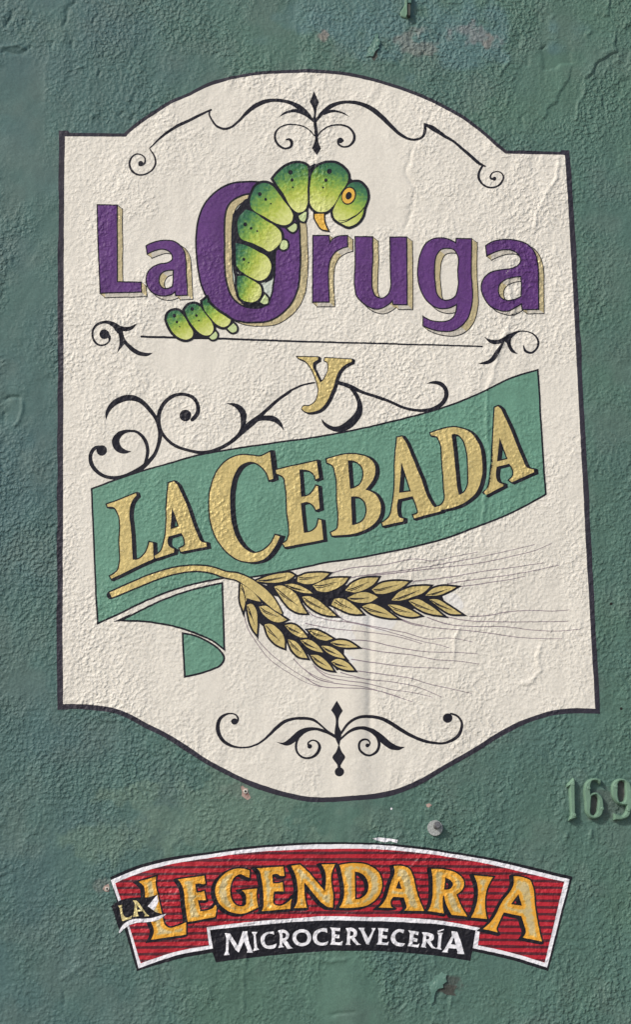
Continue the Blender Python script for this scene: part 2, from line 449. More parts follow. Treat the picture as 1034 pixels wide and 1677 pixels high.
def stroke(s, scale=1.0, add=0.0, allsmooth=True, cap0=True):
    p = smooth_path(parse(s), False, allsmooth=allsmooth) if isinstance(s, str) else s
    d = np.gradient(p[:, :2], axis=0)
    d /= np.maximum(np.hypot(d[:, 0], d[:, 1]), 1e-9)[:, None]
    nrm = np.stack([-d[:, 1], d[:, 0]], 1)
    w = (np.maximum(p[:, 2], .4) * scale + add)[:, None] / 2
    L, R = p[:, :2] + nrm * w, p[:, :2] - nrm * w
    def cap(c, r, a0):
        if r < .9: return np.zeros((0, 2))
        a = a0 + np.linspace(0, math.pi, 7)[1:-1]
        return np.stack([c[0] + r * np.cos(a), c[1] + r * np.sin(a)], 1)
    e = cap(p[-1, :2], w[-1, 0], math.atan2(-nrm[-1, 1], -nrm[-1, 0]))
    b = cap(p[0, :2], w[0, 0] if cap0 else 0, math.atan2(nrm[0, 1], nrm[0, 0]))
    return ccw(np.concatenate([R, e, L[::-1], b]))
def disc(c, r, ry=None, rot=0.0, n=18):
    a = np.linspace(0, 2 * math.pi, n, endpoint=False)
    x, y = r * np.cos(a), (ry or r) * np.sin(a)
    return np.stack([c[0] + x * math.cos(rot) - y * math.sin(rot), c[1] + x * math.sin(rot) + y * math.cos(rot)], 1)
def cdisc(s, r, ry=None, rot=0.0, n=18):       # centre given as crop coordinates, radii in crop pixels
    c, xy = s.split(':')
    k = CR[c][2] / 1034
    p = parse(s.replace(':', ': '))[0]
    return ccw(disc(p, r * k, (ry or r) * k, rot, n))
def offset(L, w):                              # closed loop moved outwards by w (for a counter-clockwise loop)
    a, b = L - np.roll(L, 1, 0), np.roll(L, -1, 0) - L
    na = np.stack([a[:, 1], -a[:, 0]], 1) / np.maximum(np.hypot(a[:, 0], a[:, 1]), 1e-9)[:, None]
    nb = np.stack([b[:, 1], -b[:, 0]], 1) / np.maximum(np.hypot(b[:, 0], b[:, 1]), 1e-9)[:, None]
    m = na + nb
    l2 = np.maximum((m * m).sum(1), .35)
    return L + m * (2 * w / l2)[:, None] if np.ndim(w) else L + m * (2 * w / l2[:, None])
def ring(L, w):                                # outline band of total width w along a closed loop
    return [ccw(offset(L, w / 2), area(L) > 0) if area(L) > 0 else offset(L, w / 2), offset(L, -w / 2)[::-1]]
def rings(loops, w):
    out = []
    for L in loops:
        a, b = offset(L, w / 2), offset(L, -w / 2)
        if area(L) > 0: out += [a, b[::-1]]
        else: out += [b[::-1], a]
    return out
def sweep(loops, vec):                         # parallelograms that every edge sweeps along vec
    out = []
    v = np.array(vec, float)
    for L in loops:
        for p, q in zip(L, np.roll(L, -1, 0)):
            if np.hypot(*(q - p)) < 1e-6: continue
            Q = ccw(np.array([p, q, q + v, p + v]))
            if abs(area(Q)) > .05: out.append(Q)
    return out
def winding(Q, loops):
    w = np.zeros(len(Q), int)
    A = np.concatenate(loops); B = np.concatenate([np.roll(l, -1, 0) for l in loops])
    for s in range(0, len(Q), 4000):
        x, y = Q[s:s + 4000, 0][:, None], Q[s:s + 4000, 1][:, None]
        up = (A[:, 1] <= y) & (B[:, 1] > y)
        dn = (A[:, 1] > y) & (B[:, 1] <= y)
        cr = (B[:, 0] - A[:, 0]) * (y - A[:, 1]) - (x - A[:, 0]) * (B[:, 1] - A[:, 1])
        w[s:s + 4000] = (up & (cr > 0)).sum(1) - (dn & (cr < 0)).sum(1)
    return w
WOB = 0.42                                      # brush wobble of painted edges, photograph pixels
def fill(loops, clip=None):                    # loops in photograph pixels -> vertices on the wall (x, z) and triangles
    LW = []
    for L in loops:                            # at least one vertex every 3 px, so that paint follows the relief
        q = []
        for a, b in zip(L, np.roll(L, -1, 0)):
            m = max(1, int(np.hypot(*(b - a)) / 3.2))
            q += [a + (b - a) * k / m for k in range(m)]
        q = np.array(q)
        q = q + WOB * np.stack([.55 * vnoise(q[:, 0], q[:, 1], 7, 91) + .8 * vnoise(q[:, 0], q[:, 1], 34, 93), .55 * vnoise(q[:, 0], q[:, 1], 7, 92) + .8 * vnoise(q[:, 0], q[:, 1], 34, 94)], 1)
        LW.append(w2(q)[::-1])
    CW = [w2(c)[::-1] for c in clip] if clip else []
    allp = np.concatenate(LW)
    lo, hi = allp.min(0), allp.max(0)
    j0, j1 = max(int((lo[1] - Z0) / LH), 0), min(int((hi[1] - Z0) / LH) + 1, NZ - 1)
    A = np.concatenate(LW); B = np.concatenate([np.roll(l, -1, 0) for l in LW])
    lat = []
    for j in range(j0, j1 + 1):                # lattice points inside, row by row
        z = Z0 + j * LH
        m = (A[:, 1] <= z) != (B[:, 1] <= z)
        if not m.any(): continue
        a, b = A[m], B[m]
        xs = a[:, 0] + (z - a[:, 1]) / (b[:, 1] - a[:, 1]) * (b[:, 0] - a[:, 0])
        sg = np.where(b[:, 1] > a[:, 1], 1, -1)
        o = np.argsort(xs); xs, sg = xs[o], sg[o]
        w = -np.cumsum(sg)                     # winding right of each crossing
        off = X0 + .5 * (j & 1) * LS
        for k in range(len(xs) - 1):
            if w[k] != 0 and xs[k + 1] - xs[k] > 0.5 * LS:
                i0, i1 = math.ceil((xs[k] + .0006 - off) / LS), math.floor((xs[k + 1] - .0006 - off) / LS)
                lat += [(off + i * LS, z) for i in range(i0, i1 + 1)]
    n0 = len(lat)
    verts = [Vector(p) for p in lat]
    edges = []
    for L in LW + CW:
        s = len(verts)
        verts += [Vector(p) for p in L]
        edges += [(s + k, s + (k + 1) % len(L)) for k in range(len(L))]
    r = delaunay_2d_cdt(verts, edges, [], 0, 1e-6, True)
    V = np.array([(v.x, v.y) for v in r[0]])
    F = np.array(r[2], int)
    isl = np.array([any(t < n0 for t in ids) for ids in r[3]], bool) if n0 else np.zeros(len(V), bool)
    cen = V[F].mean(1)
    keep = isl[F].any(1) if not clip else np.zeros(len(F), bool)
    t = np.where(~keep)[0]
    wi = winding(cen[t], LW) != 0
    if clip: wi &= winding(cen[t], CW) != 0
    keep[t] = wi
    F = F[keep]
    a, b, c = V[F[:, 0]], V[F[:, 1]], V[F[:, 2]]
    ar = (b[:, 0] - a[:, 0]) * (c[:, 1] - a[:, 1]) - (b[:, 1] - a[:, 1]) * (c[:, 0] - a[:, 0])
    F = F[np.abs(ar) > 1e-10]; ar = ar[np.abs(ar) > 1e-10]
    F[ar < 0] = F[ar < 0][:, ::-1]             # counter-clockwise in (x, z): faces the street (-y)
    u, inv = np.unique(F, return_inverse=True)
    return V[u], inv.reshape(F.shape)
LAYER = 0.00015

def coat(name, loops, layer, mats, parent, clip=None, attr=None, fmat=None, label=None, lift=None, split=False):
    V, F = fill(loops, clip)
    if split:                                  # each separate piece becomes an object of its own
        lab = np.arange(len(V))
        while True:
            m = lab[F].min(1)
            new = lab.copy()
            np.minimum.at(new, F.ravel(), np.repeat(m, 3))
            if (new == lab).all(): break
            lab = new
        for q in np.unique(lab[F[:, 0]]):
            Fq = F[lab[F[:, 0]] == q]
            if len(Fq) < 8: continue
            u, inv = np.unique(Fq, return_inverse=True)
            Vq = V[u]
            new_mesh(name, np.stack([Vq[:, 0], -(H(Vq) + layer * LAYER), Vq[:, 1]], 1), inv.reshape(Fq.shape), mats, parent, {'rough': .88 * rough(Vq, px(Vq))})
        return None
    y = -(H(V) + layer * LAYER)
    if lift is not None: y = y - lift(px(V))
    at = {'rough': .88 * rough(V, px(V))}
    if attr: at[attr[0]] = attr[1](px(V))
    fm = fmat(px(V[F].mean(1))) if fmat else None
    return new_mesh(name, np.stack([V[:, 0], y, V[:, 1]], 1), F, mats, parent, at, fm, label=label)

# ------------------------------------------------------------------ ground and wall
def build_ground():
    v, f = [], []
    nx, nz = 40, 30
    for j in range(nz + 1):
        for i in range(nx + 1):
            v.append((-60 + 120 * i / nx, -90 + 90.0 * j / nz, 0.0))
    f = [(j * (nx + 1) + i, j * (nx + 1) + i + 1, (j + 1) * (nx + 1) + i + 1, (j + 1) * (nx + 1) + i) for j in range(nz) for i in range(nx)]
    m = bpy.data.materials.new('worn_concrete')
    t, b = nodes(m)
    n = t.nodes.new('ShaderNodeTexNoise'); n.inputs['Scale'].default_value = 3; n.inputs['Detail'].default_value = 8
    geo = t.nodes.new('ShaderNodeNewGeometry'); t.links.new(geo.outputs['Position'], n.inputs['Vector'])
    cr = t.nodes.new('ShaderNodeValToRGB')
    cr.color_ramp.elements[0].color, cr.color_ramp.elements[1].color = (.20, .19, .175, 1), (.34, .325, .30, 1)
    t.links.new(n.outputs[0], cr.inputs[0]); t.links.new(cr.outputs[0], b.inputs['Base Color'])
    b.inputs['Roughness'].default_value = .9
    M['concrete'] = m
    o = new_mesh('pavement', v, f, 'concrete', smooth=False)
    o['kind'] = 'structure'
    return o
build_ground()

def tone(V):
    P = px(V)
    x, z = V[:, 0], V[:, 1]
    n = lambda l, s: vnoise(x, z, l, s)
    green, teal = np.array([.077, .155, .121]), np.array([.062, .127, .131])
    grey, pink, blue = np.array([.165, .19, .178]), np.array([.235, .205, .19]), np.array([.082, .165, .170])
    k = np.clip(.22 + .22 * n(.35, 31) + .15 * n(.1, 32) + .55 * (1 - sstep(60, 420, P[:, 0])) , 0, 1)[:, None]  # leftward teal: bluer old paint plus the dimmer left side, put into colour
    c = green * (1 - k) + teal * k
    gm = (.30 * sstep(-.1, .6, n(.11, 34) * .6 + n(.045, 36) * .4))[:, None]
    c = c * (1 - gm) + np.array([.115, .165, .148]) * gm
    def blot(cx, cy, rx, ry, col, s, l=.05, sd=33, edge=.8):
        nonlocal c
        e = ((P[:, 0] - cx) / rx) ** 2 + ((P[:, 1] - cy) / ry) ** 2 + .9 * n(l, sd) + .5 * n(l * .35, sd + 1)
        m = (s * (1 - sstep(1 - edge, 1.0 + .1, e)))[:, None]
        c = c * (1 - m) + col * m
    blot(680, 60, 200, 62, blue, .85, .09)
    blot(560, 20, 120, 40, blue, .6, .08, 35)
    blot(692, 72, 40, 22, grey * [1.0, .98, 1.0], .7, .03, 37)
    blot(528, 60, 12, 11, pink, .7, .02, 39)
    blot(782, 60, 46, 22, grey * [1.02, 1.0, 1.12], .8, .03, 41)
    blot(800, 66, 9, 13, pink, .5, .02, 45)
    blot(392, 1292, 30, 22, grey * .75, .6, .03, 47)
    blot(190, 1385, 90, 50, green * [1.45, 1.2, 1.2], .55, .05, 49)
    blot(168, 1450, 16, 13, grey * .8, .5, .02, 51)
    blot(400, 1325, 185, 58, green * [1.5, 1.22, 1.25], .62, .06, 53, .35)
    blot(545, 1600, 70, 60, green * 1.15, .6, .06, 55)
    blot(600, 1560, 26, 120, green * 1.22, .5, .05, 57)
    blot(995, 1315, 30, 30, grey * .5, .5, .02, 59)
    blot(735, 1612, 26, 14, grey * .35, .8, .02, 61)
    blot(20, 20, 60, 60, teal * 1.05, .6, .05, 63)
    return np.concatenate([np.clip(c, 0, 1), np.ones((len(V), 1))], 1)

def build_wall():
    V, nb = LV, len(LV)
    i, j = np.meshgrid(np.arange(NX - 1), np.arange(NZ - 1), indexing='ij')
    i, j = i.ravel(), j.ravel()
    ev, i1 = (j & 1) == 0, i + 1
    g = lambda a, b: b * NX + a
    odd = j & 1
    ok = (i + 1 + odd) < NX
    t1 = np.stack([g(i, j), g(i + 1, j), np.minimum(g(i + odd, j + 1), nb - 1)], 1)
    t2 = np.stack([g(i + 1, j), np.minimum(g(i + 1 + odd, j + 1), nb - 1), g(i + odd, j + 1)], 1)[ok]
    F = np.concatenate([t1, t2])
    V3 = np.stack([V[:, 0], -LHGT, V[:, 1]], 1)
    # plain wall beyond the modelled area: four flat panels that tuck 2 mm behind the edge of it, top and ends
    XA, XB, ZB, T = -9.0, 9.0, 5.6, .30
    e = .02
    extra, ef = [], []
    def grid(x0, x1, z0, z1, n, m):
        s = nb + len(extra)
        for b in range(m + 1):
            for a in range(n + 1):
                extra.append((x0 + (x1 - x0) * a / n, .0012, z0 + (z1 - z0) * b / m))
        for b in range(m):
            for a in range(n):
                q = s + b * (n + 1) + a
                ef.extend([(q, q + 1, q + n + 2), (q, q + n + 2, q + n + 1)])
    grid(XA, X0 + e, 0, ZB, 40, 28); grid(X1 - e, XB, 0, ZB, 40, 28)
    grid(X0 + e, X1 - e, 0, Z0 + e, 12, 4); grid(X0 + e, X1 - e, Z1 - e, ZB, 12, 10)
    s = nb + len(extra)
    extra += [(XA, .0012, 0), (XB, .0012, 0), (XB, .0012, ZB), (XA, .0012, ZB), (XA, T, 0), (XB, T, 0), (XB, T, ZB), (XA, T, ZB)]
    for a, b, c, d in ((3, 2, 6, 7), (1, 5, 6, 2), (4, 0, 3, 7), (5, 4, 7, 6)):
        ef += [(s + a, s + b, s + c), (s + a, s + c, s + d)]
    V3 = np.concatenate([V3, np.array(extra)])
    V2 = V3[:, [0, 2]]
    o = new_mesh('plaster_wall', V3, np.concatenate([F, np.array(ef)]), 'wall', attrs={'rough': 1.30 * rough(V2, px(V2)), 'tone': tone(V2)})
    o['label'] = 'green painted rough plaster wall that carries both painted signs'
    o['category'] = 'wall'
    o['kind'] = 'thing'
    return o
wall = build_wall()

# small marks that belong to the wall
for c, r in (((1001.5, 988.5), 2.3), ((1018, 1160.5), 2.4)):
    coat('drill_hole', [ccw(disc(c, r, n=12))], 1.5, 'hole', wall)
for s in ('s: 610,1373 622,1371 640,1373 652,1375 650,1380 640,1377 630,1379 618,1376',):
    coat('paint_smear', shape(s), 2, 'white', wall)
coat('paint_smear', shape('s: 698,1317 704,1315 708,1318 703,1322 700,1321'), 2, 'exposed', wall)
coat('paint_smear', [ccw(disc((641.5, 1324), 1.8, n=10))], 2, 'white', wall)
coat('paint_flake', shape('h3: 262,372 276,400 270,430 294,470 288,510 270,530 284,548 236,590 215,648 176,640 130,650 158,588 150,560 190,510 205,470 228,440 236,400'), 2, 'flake', wall,
     lift=lambda P: .004 * sstep(-14, 10, (P[:, 0] - 612) + .45 * (P[:, 1] - 75)) , label='curled flake of green paint lifting off the wall')
coat('crumble_shade_patch', shape('h3: 210,590 240,562 268,560 262,600 270,640 232,690 205,672'), 1.5, 'dirt_shade', wall)  # flat dark coat painted as the shaded void under the flake
coat('crumble_shade_patch', shape('h8: 830,205 870,180 930,185 905,222 925,240 870,236 850,225'), 1.5, 'dirt_shade', wall)
coat('paint_flake', shape('h8: 766,182 776,160 792,150 800,130 826,120 840,108 856,118 870,116 862,140 868,160 846,176 848,194 820,200 806,216 798,240 794,272 776,288 770,262 782,236 774,206'), 2, 'flake', wall,
     lift=lambda P: .006 * sstep(1578, 1612, P[:, 1]) * 0 + .004 * sstep(-14, 12, (P[:, 0] - 716) + (P[:, 1] - 1606)), label='bulging flake of green paint below the small sign')

# ------------------------------------------------------------------ the large painted sign
sign = thing('painted_sign', 'tall cream painted sign with a green caterpillar, purple and gold lettering and wheat ears', 'sign', (540, 1165))
PANEL = ('s: 106,223.5 206,223.8 209,220 226,206.4~ 256,185~ 281.5,169~ 310,156.8~ 344,140.6~ 374,131.3~ 410,124.5~ 446,120.8~ 480,119.3~ 515,119.6~ 552.6,122.5~ 595,130~ '
         '637.7,142~ 671.7,153.5~ 701.5,166~ 730,180.5~ 762,199~ 794,224~ 811,239~ 828,253 866,253.6 925.5,254.5 929.5,320~ 935.5,420~ 946,620~ 957.5,840~ 966.5,1000~ 975.7,1160.6 '
         '939,1159.6~ 904.6,1163~ 880,1170.5~ 849,1182~ 814,1201~ 772,1227.5~ 723.6,1255~ 681.8,1278.5~ 642,1293.8~ 616.6,1298.5~ 582.6,1302~ 540,1305~ 505,1304~ 470,1297.5~ 429,1285~ '
         '399.6,1273.6~ 369.8,1259.5~ 338.5,1242.5~ 306.6,1221~ 274.7,1201~ 240,1183.5~ 216.7,1171~ 187.6,1159.7~ 155.7,1154.5~ 103.5,1153 102.8,1000~ 103.2,840~ 103.8,600~ 104.4,420~')
panel_px = smooth_path(parse(PANEL), True)[:, :2]
panel_px = ccw(panel_px)
def border_w(p):
    x, y = p[:, 0], p[:, 1]
    wv = np.where(x < 112, 9.6, np.where((x > 920) & (y < 1158), 8.6, np.where(y < 500, 5.6, 8.2)))
    return wv * (1 + .10 * vnoise(x, y, 40, 71))
bw = border_w(panel_px)
coat('border', [offset(panel_px, bw), offset(panel_px, -2.0 * np.ones(len(bw)))[::-1]], 1, 'border', sign)
coat('panel', [panel_px], 2, 'cream', sign)

def ink(name, strokes=(), polys=(), discs=(), layer=3, mat='ink', parent=sign, label=None):
    L = [stroke(s) for s in strokes] + [l for p in polys for l in shape(p)] + list(discs)
    return coat(name, L, layer, mat, parent, label=label)
for q in ('e7: 430,380 640,440~ 860,460~ 1034,440~ g1: 300,470 600,500~ 560,560~ 300,545~ 330,640~ 260,700~ 330,760~ 200,800~ e7: 900,760 700,640~ 480,530~', 'g1: 880,345 960,320~ 1010,350~ 1030,420~ 990,440~ 920,400~'):
    coat('touch_up', shape(q), 2.5, 'touch', sign)
ink('scroll_flourish', [
    'c1: 660,800,20 690,785,16 694,750,12 665,722,10 625,716,12 590,740,14 572,790,16 590,840,18 640,874,14 700,868,13 750,835,14 774,785,15 760,720,13 732,682,9',
    'c1: 726,676,8 780,620,14 850,560,20 940,500,24 c2: 0,455,23 80,415,21 168,374,15',
    'c2: 160,375,12 156,410,12 175,450,14 215,500,17 270,520,18 330,503,18 380,460,20 440,400,26 500,350,34 570,315,32 650,301,26 730,307,26 800,328,32 860,365,42 910,410,36 955,465,14',
    'c2: 690,432,2 720,408,14 770,388,20 840,384,28 890,408,24 945,455,12',
    'c2: 750,605,12 768,600,18 790,620,24 786,655,20 750,672,16 700,655,18 665,610,18 665,550,16 700,510,12 760,490,11 840,492,10 910,520,10 965,575,10',
    'c2: 962,440,20 975,520,28 980,600,22',
    'c3: 30,470,16 60,430,26 110,380,32 170,340,34 230,322,26 310,320,26 390,335,30 470,372,36 540,430,36 620,508,30 690,572,24 750,605,20 810,611,18 855,590,20 876,540,26 872,490,16',
    'c3: 874,492,14 925,520,36 980,555,30 1034,590,24 c4: 60,530,20 130,590,22 200,650,24 260,700,22 305,722,12',
    'c3: 292,430,2 250,405,12 200,390,16 150,388,24 100,410,16',
    'c4: 285,722,16 262,760,20 255,810,20 280,855,16 330,882,14 390,878,14 430,845,16 445,800,14 420,768,10 380,765,10 350,785,12 345,812,14 372,820,18',
    'c3: 240,612,24 212,610,22 208,630,18 240,660,14 290,655,16 325,620,22 330,570,20 300,520,16 240,492,14 180,492,12 110,515,12 60,560,10 42,595,8'],
    ['c2: 962,232 1000,315 982,370~ 976,460 955,460 958,380~ 928,312', 'c2: 968,560 992,560 996,620~ 1018,672 982,722 945,668 966,620~'],
    [cdisc('c1:660,788', 21), cdisc('c4:375,817', 15), cdisc('c3:226,611', 22)])
for s, pz, dz in (
    (['d5: 225,205,60 252,215,30 256,240,18 220,280,14 170,285,16 125,250,18 110,200,18 130,130,20 180,98,22 240,92,28 300,118,46 340,160,60'],
     ['d5: 280,90 350,122~ 410,130~ 460,112 486,104 450,148~ 420,163~ 368,165 350,205 300,160', 'd5: 310,140 365,165 385,228~ 440,290~ 520,340~ 622,350 580,376~ 500,370~ 430,330~ 380,275 350,310~ 312,358 335,290~ 335,220~'], [cdisc('d5:212,193', 42)]),
    (['d7: 865,108,8 875,138,16 915,152,14 955,120,14 962,80,14 930,32,10 880,14,8 830,16,12 790,36,26 768,52,44'],
     ['d7: 610,50 650,65~ 700,68~ 750,45~ 800,18 830,10 790,50~ 782,90~ 800,132~ 830,160 790,150~ 755,90 740,80 710,150~ 680,200~ 630,228~ 570,222 640,195~ 690,130~ 720,92 660,95~ 630,75~'], [])):
    ink('scroll_ornament', s, pz, dz)
ink('rule_line', ['s: 231.5,551.3,3.6 300,553.3,3.8 410,556.5,3.4 510,560,3.2 650,564,2.8 789.6,568.3,2.6'])
ink('scroll_vine', [
    'd6: 285,345,14 200,362,16 100,405,18 0,470,20 e1: 760,155,22 660,225,26 580,295,28 510,360,34 440,418,50 380,470,50 320,530,36 250,590,32 150,645,30 60,672,28 d8: 827,502,24 740,486,20 640,448,22 580,395,22 545,340,28 535,280,30 545,220,28 590,150,26 650,112,24 710,106,22 770,130,24 804,190,26 798,240,30 765,278,26',
    'd8: 180,278,2 185,240,20 220,180,34 280,142,42 350,130,40 420,155,32 480,215,28 525,280,26 546,350,30 540,430,26 510,510,24 460,570,30 390,625,36 320,657,30 250,672,26 170,660,24 110,620,26 76,560,28 76,510,26 105,470,26 150,462,22',
    'd8: 352,492,2 310,495,26 262,470,48 246,420,50 275,375,38 330,355,18 390,362,18 440,410,24 462,480,24 455,540,22 440,585,20',
    'e1: 213,262,2 270,272,26 322,302,46 352,350,54 355,420,46 350,470,36 315,530,30', 'e1: 696,488,2 670,440,30 620,398,46 550,388,44 480,398,36 420,432,30',
    'd6: 480,345,30 540,360,34 600,385,36 700,430,26 850,480,26 930,510,24 d7: 70,503,18 140,522,18 210,528,20 280,516,24 338,480,28 364,430,28 358,388,28 328,356,26 290,345,22 235,352,2',
    'd6: 590,385,30 640,450,34 666,520,42 660,600,60 620,660,70 560,712,68 500,738,54 440,735,38 380,703,28 343,650,2', 'd6: 525,735,34 508,780,22'],
    (), [cdisc('d8:718,250', 40), cdisc('d8:152,486', 36)], layer=3)

# ---- jade ribbon
def outlined(name, loops, layer, mat, parent, w=5.0, label=None):
    o = coat(name, loops, layer, mat, parent, label=label)
    coat('outline', rings(loops, w), layer - .5, 'ink', o)
    return o
rib = outlined('ribbon', shape(
    's: 151.5,801.5 190.5,787~ 226.7,774.5~ 280,759.5~ 330.7,746~ 380,737.5~ 446,727.5~ 530,715.4~ 595.4,703~ 660,687.8~ 692.8,679.4~ 745.6,663~ 791,644~ 836,622~ 880,608 887.4,735 892.8,808.5 '
    '836,839~ 779,862~ 720,883~ 676.6,894~ 627.7,904~ 566,915.5~ 534,920~ 490,929~ 452,937~ 406,944.5 e6: 905,138 720,175~ 560,222~ 400,285~ 230,365~ 85,432 72,200'), 4, 'ribbon', sign, 6.0)
f1 = outlined('ribbon_fold', shape('e6: 250,418 330,380~ 480,306~ 640,246~ 780,207~ 885,186 893,400 898,598 840,555~ 740,508~ 620,465~ 480,435~ 350,420~'), 4, 'ribbon', sign, 6.2)
coat('fold_tip', shape('e6: 178,430 245,400 300,376 262,402 238,425'), 4.4, 'ink', f1)  # black painted triangle at the fold's left tip
outlined('ribbon_tail', shape('e6: 640,512 720,530~ 800,570~ 870,620~ 898,668~ 880,705~ 820,735~ 652,780 645,650'), 4, 'ribbon', sign, 6.2)

# ---- purple lettering with a gold side
PUR = [
    ('L', (42, 35, 'c5'), 'c5: 46,78 215,82 218,730 420,736 425,820 72,828 62,600 50,300'),
    ('a', (42, 33, 'c5'), 'c5: 458,425 480,412~ 540,390~ 620,378~ 700,388~ 758,430~ 788,480~ 798,540~ 804,700 812,845 712,848 706,815 680,835~ 640,848~ 580,848~ 520,825~ 480,780~ 462,710~ 477,650~ 520,603~ 580,578~ 650,565~ 682,540~ 680,505~ 645,465~ 600,453~ 540,465~ 470,493', 'c5: 690,632 690,700~ 683,770 640,788~ 600,780~ 575,745~ 574,690~ 600,652~ 640,636~'),
    ('O', (60, 27, 'c6'), 'c6: 600,248~ 480,243~ 370,256~ 250,312~ 140,420~ 82,550~ 60,700~ 62,850~ 76,985~ c8: 98,330~ 150,452~ 222,550~ 320,620~ 430,656~ 560,664~ 680,648~ 780,592~ 868,500~ 922,370~ 938,250~ 944,100~ 940,0~ c6: 930,600~ 900,450~ 820,340~ 720,275~',
     'c6: 500,348~ 420,372~ 340,432~ 310,505~ 300,600~ 300,775~ c8: 300,200~ 318,330~ 360,442~ 440,518~ 540,540~ 640,520~ 692,450~ 716,330~ 728,150~ 730,0~ c6: 738,640~ 720,520~ 660,410~ 580,355~'),
    ('r', (42, 36, 'd1'), 'd1: 168,238 306,238 312,298 340,265~ 400,243~ 462,240 462,335 420,345~ 360,378~ 318,440~ 302,520~ 302,640 308,802 165,802'),
    ('u', (45, 38, 'd1'), 'd1: 525,250 675,252 678,400~ 670,600~ 674,690~ 702,752~ 750,770~ 800,747~ 822,700~ 827,600 820,252 962,255 968,828 850,826 843,797 800,832~ 730,862~ 650,846~ 582,800~ 540,750~ 526,680~ 526,480'),
    ('g', (45, 36, 'd2'), 'd2: 760,113 890,116 890,400~ 890,690~ 868,770~ 810,850~ 740,890~ 640,898~ 560,882~ 482,850 482,768 540,800~ 620,815~ 690,808~ 735,780~ 756,740~ 764,670 720,695~ 650,707~ 580,690~ 520,645~ 470,570~ 438,460~ 435,360~ 455,250~ 500,160~ 560,117~ 630,108~ 700,120~ 757,150',
     'd2: 690,195~ 740,207~ 771,250~ 775,400~ 772,540~ 745,608~ 690,634~ 640,628~ 602,590~ 584,500~ 580,330~ 592,260~ 630,206~'),
    ('a', (42, 31, 'd3'), 'd3: 388,175 450,140~ 520,125~ 600,122~ 680,135~ 760,175~ 805,232~ 830,310~ 838,400 838,600 840,712 700,714 692,665 640,698~ 580,727~ 500,718~ 430,686~ 380,620~ 352,550~ 353,500~ 382,440~ 440,397~ 520,378~ 620,361~ 670,335~ 689,295~ 665,245~ 610,213~ 540,209~ 470,229~ 398,262',
     'd3: 688,435 692,520 690,600 640,625~ 580,638~ 520,610~ 498,560~ 510,500~ 560,460~ 620,442~')]
LET = {}
for ch, (vx, vy, c), *ss in PUR:
    k = CR[c][2] / 1034
    v = (vx * k, vy * k)
    F0 = shape(*ss)
    nm = ('small' if ch.islower() else 'capital')
    lt = coat('letter', F0, 6, 'purple', sign, label='purple %s letter %s with a gold side' % (nm, ch))
    sh = [l + np.array(v) for l in F0]
    par = sweep(F0, v)
    down = []
    for L in F0:                               # edges that face the ground are painted stone grey
        for p, q in zip(L, np.roll(L, -1, 0)):
            d = q - p
            if d[0] * 0 + abs(d[0]) > 1.25 * abs(d[1]) and np.hypot(*d) > 1e-6:
                Q = ccw(np.array([p, q, q + v, p + v]))
                if abs(area(Q)) > .05: down.append(Q)
    right = []
    for L in F0:
        for p, q in zip(L, np.roll(L, -1, 0)):
            d = q - p
            if abs(d[0]) <= 1.25 * abs(d[1]):
                Q = ccw(np.array([p, q, q + v, p + v]))
                if abs(area(Q)) > .05: right.append(Q)
    gold_all = ch == 'O'
    coat('letter_side', sh + par, 5, ['side', 'under'], lt, fmat=(lambda C: np.zeros(len(C), int)) if gold_all else (lambda C: np.where(winding(C, right) != 0, 0, 1)))
    coat('side_outline', rings(sh, 2.8) + [l for L in F0 for l in [stroke(np.array([[*p, 1.7], [*(p + v), 1.7]])) for p, a, b in zip(L, np.roll(L, 1, 0), np.roll(L, -1, 0))
         if abs(np.cross((p - a) / (np.hypot(*(p - a)) + 1e-9), (b - p) / (np.hypot(*(b - p)) + 1e-9))) > .55]], 4.8, 'ink', lt)
    coat('outline', rings(F0, 2.0 if ch != 'O' else 2.9), 7, 'ink', lt)
    LET[ch] = F0
coat('counter_fill', [ccw(LET['O'][1])], 3.5, 'milk', sign)

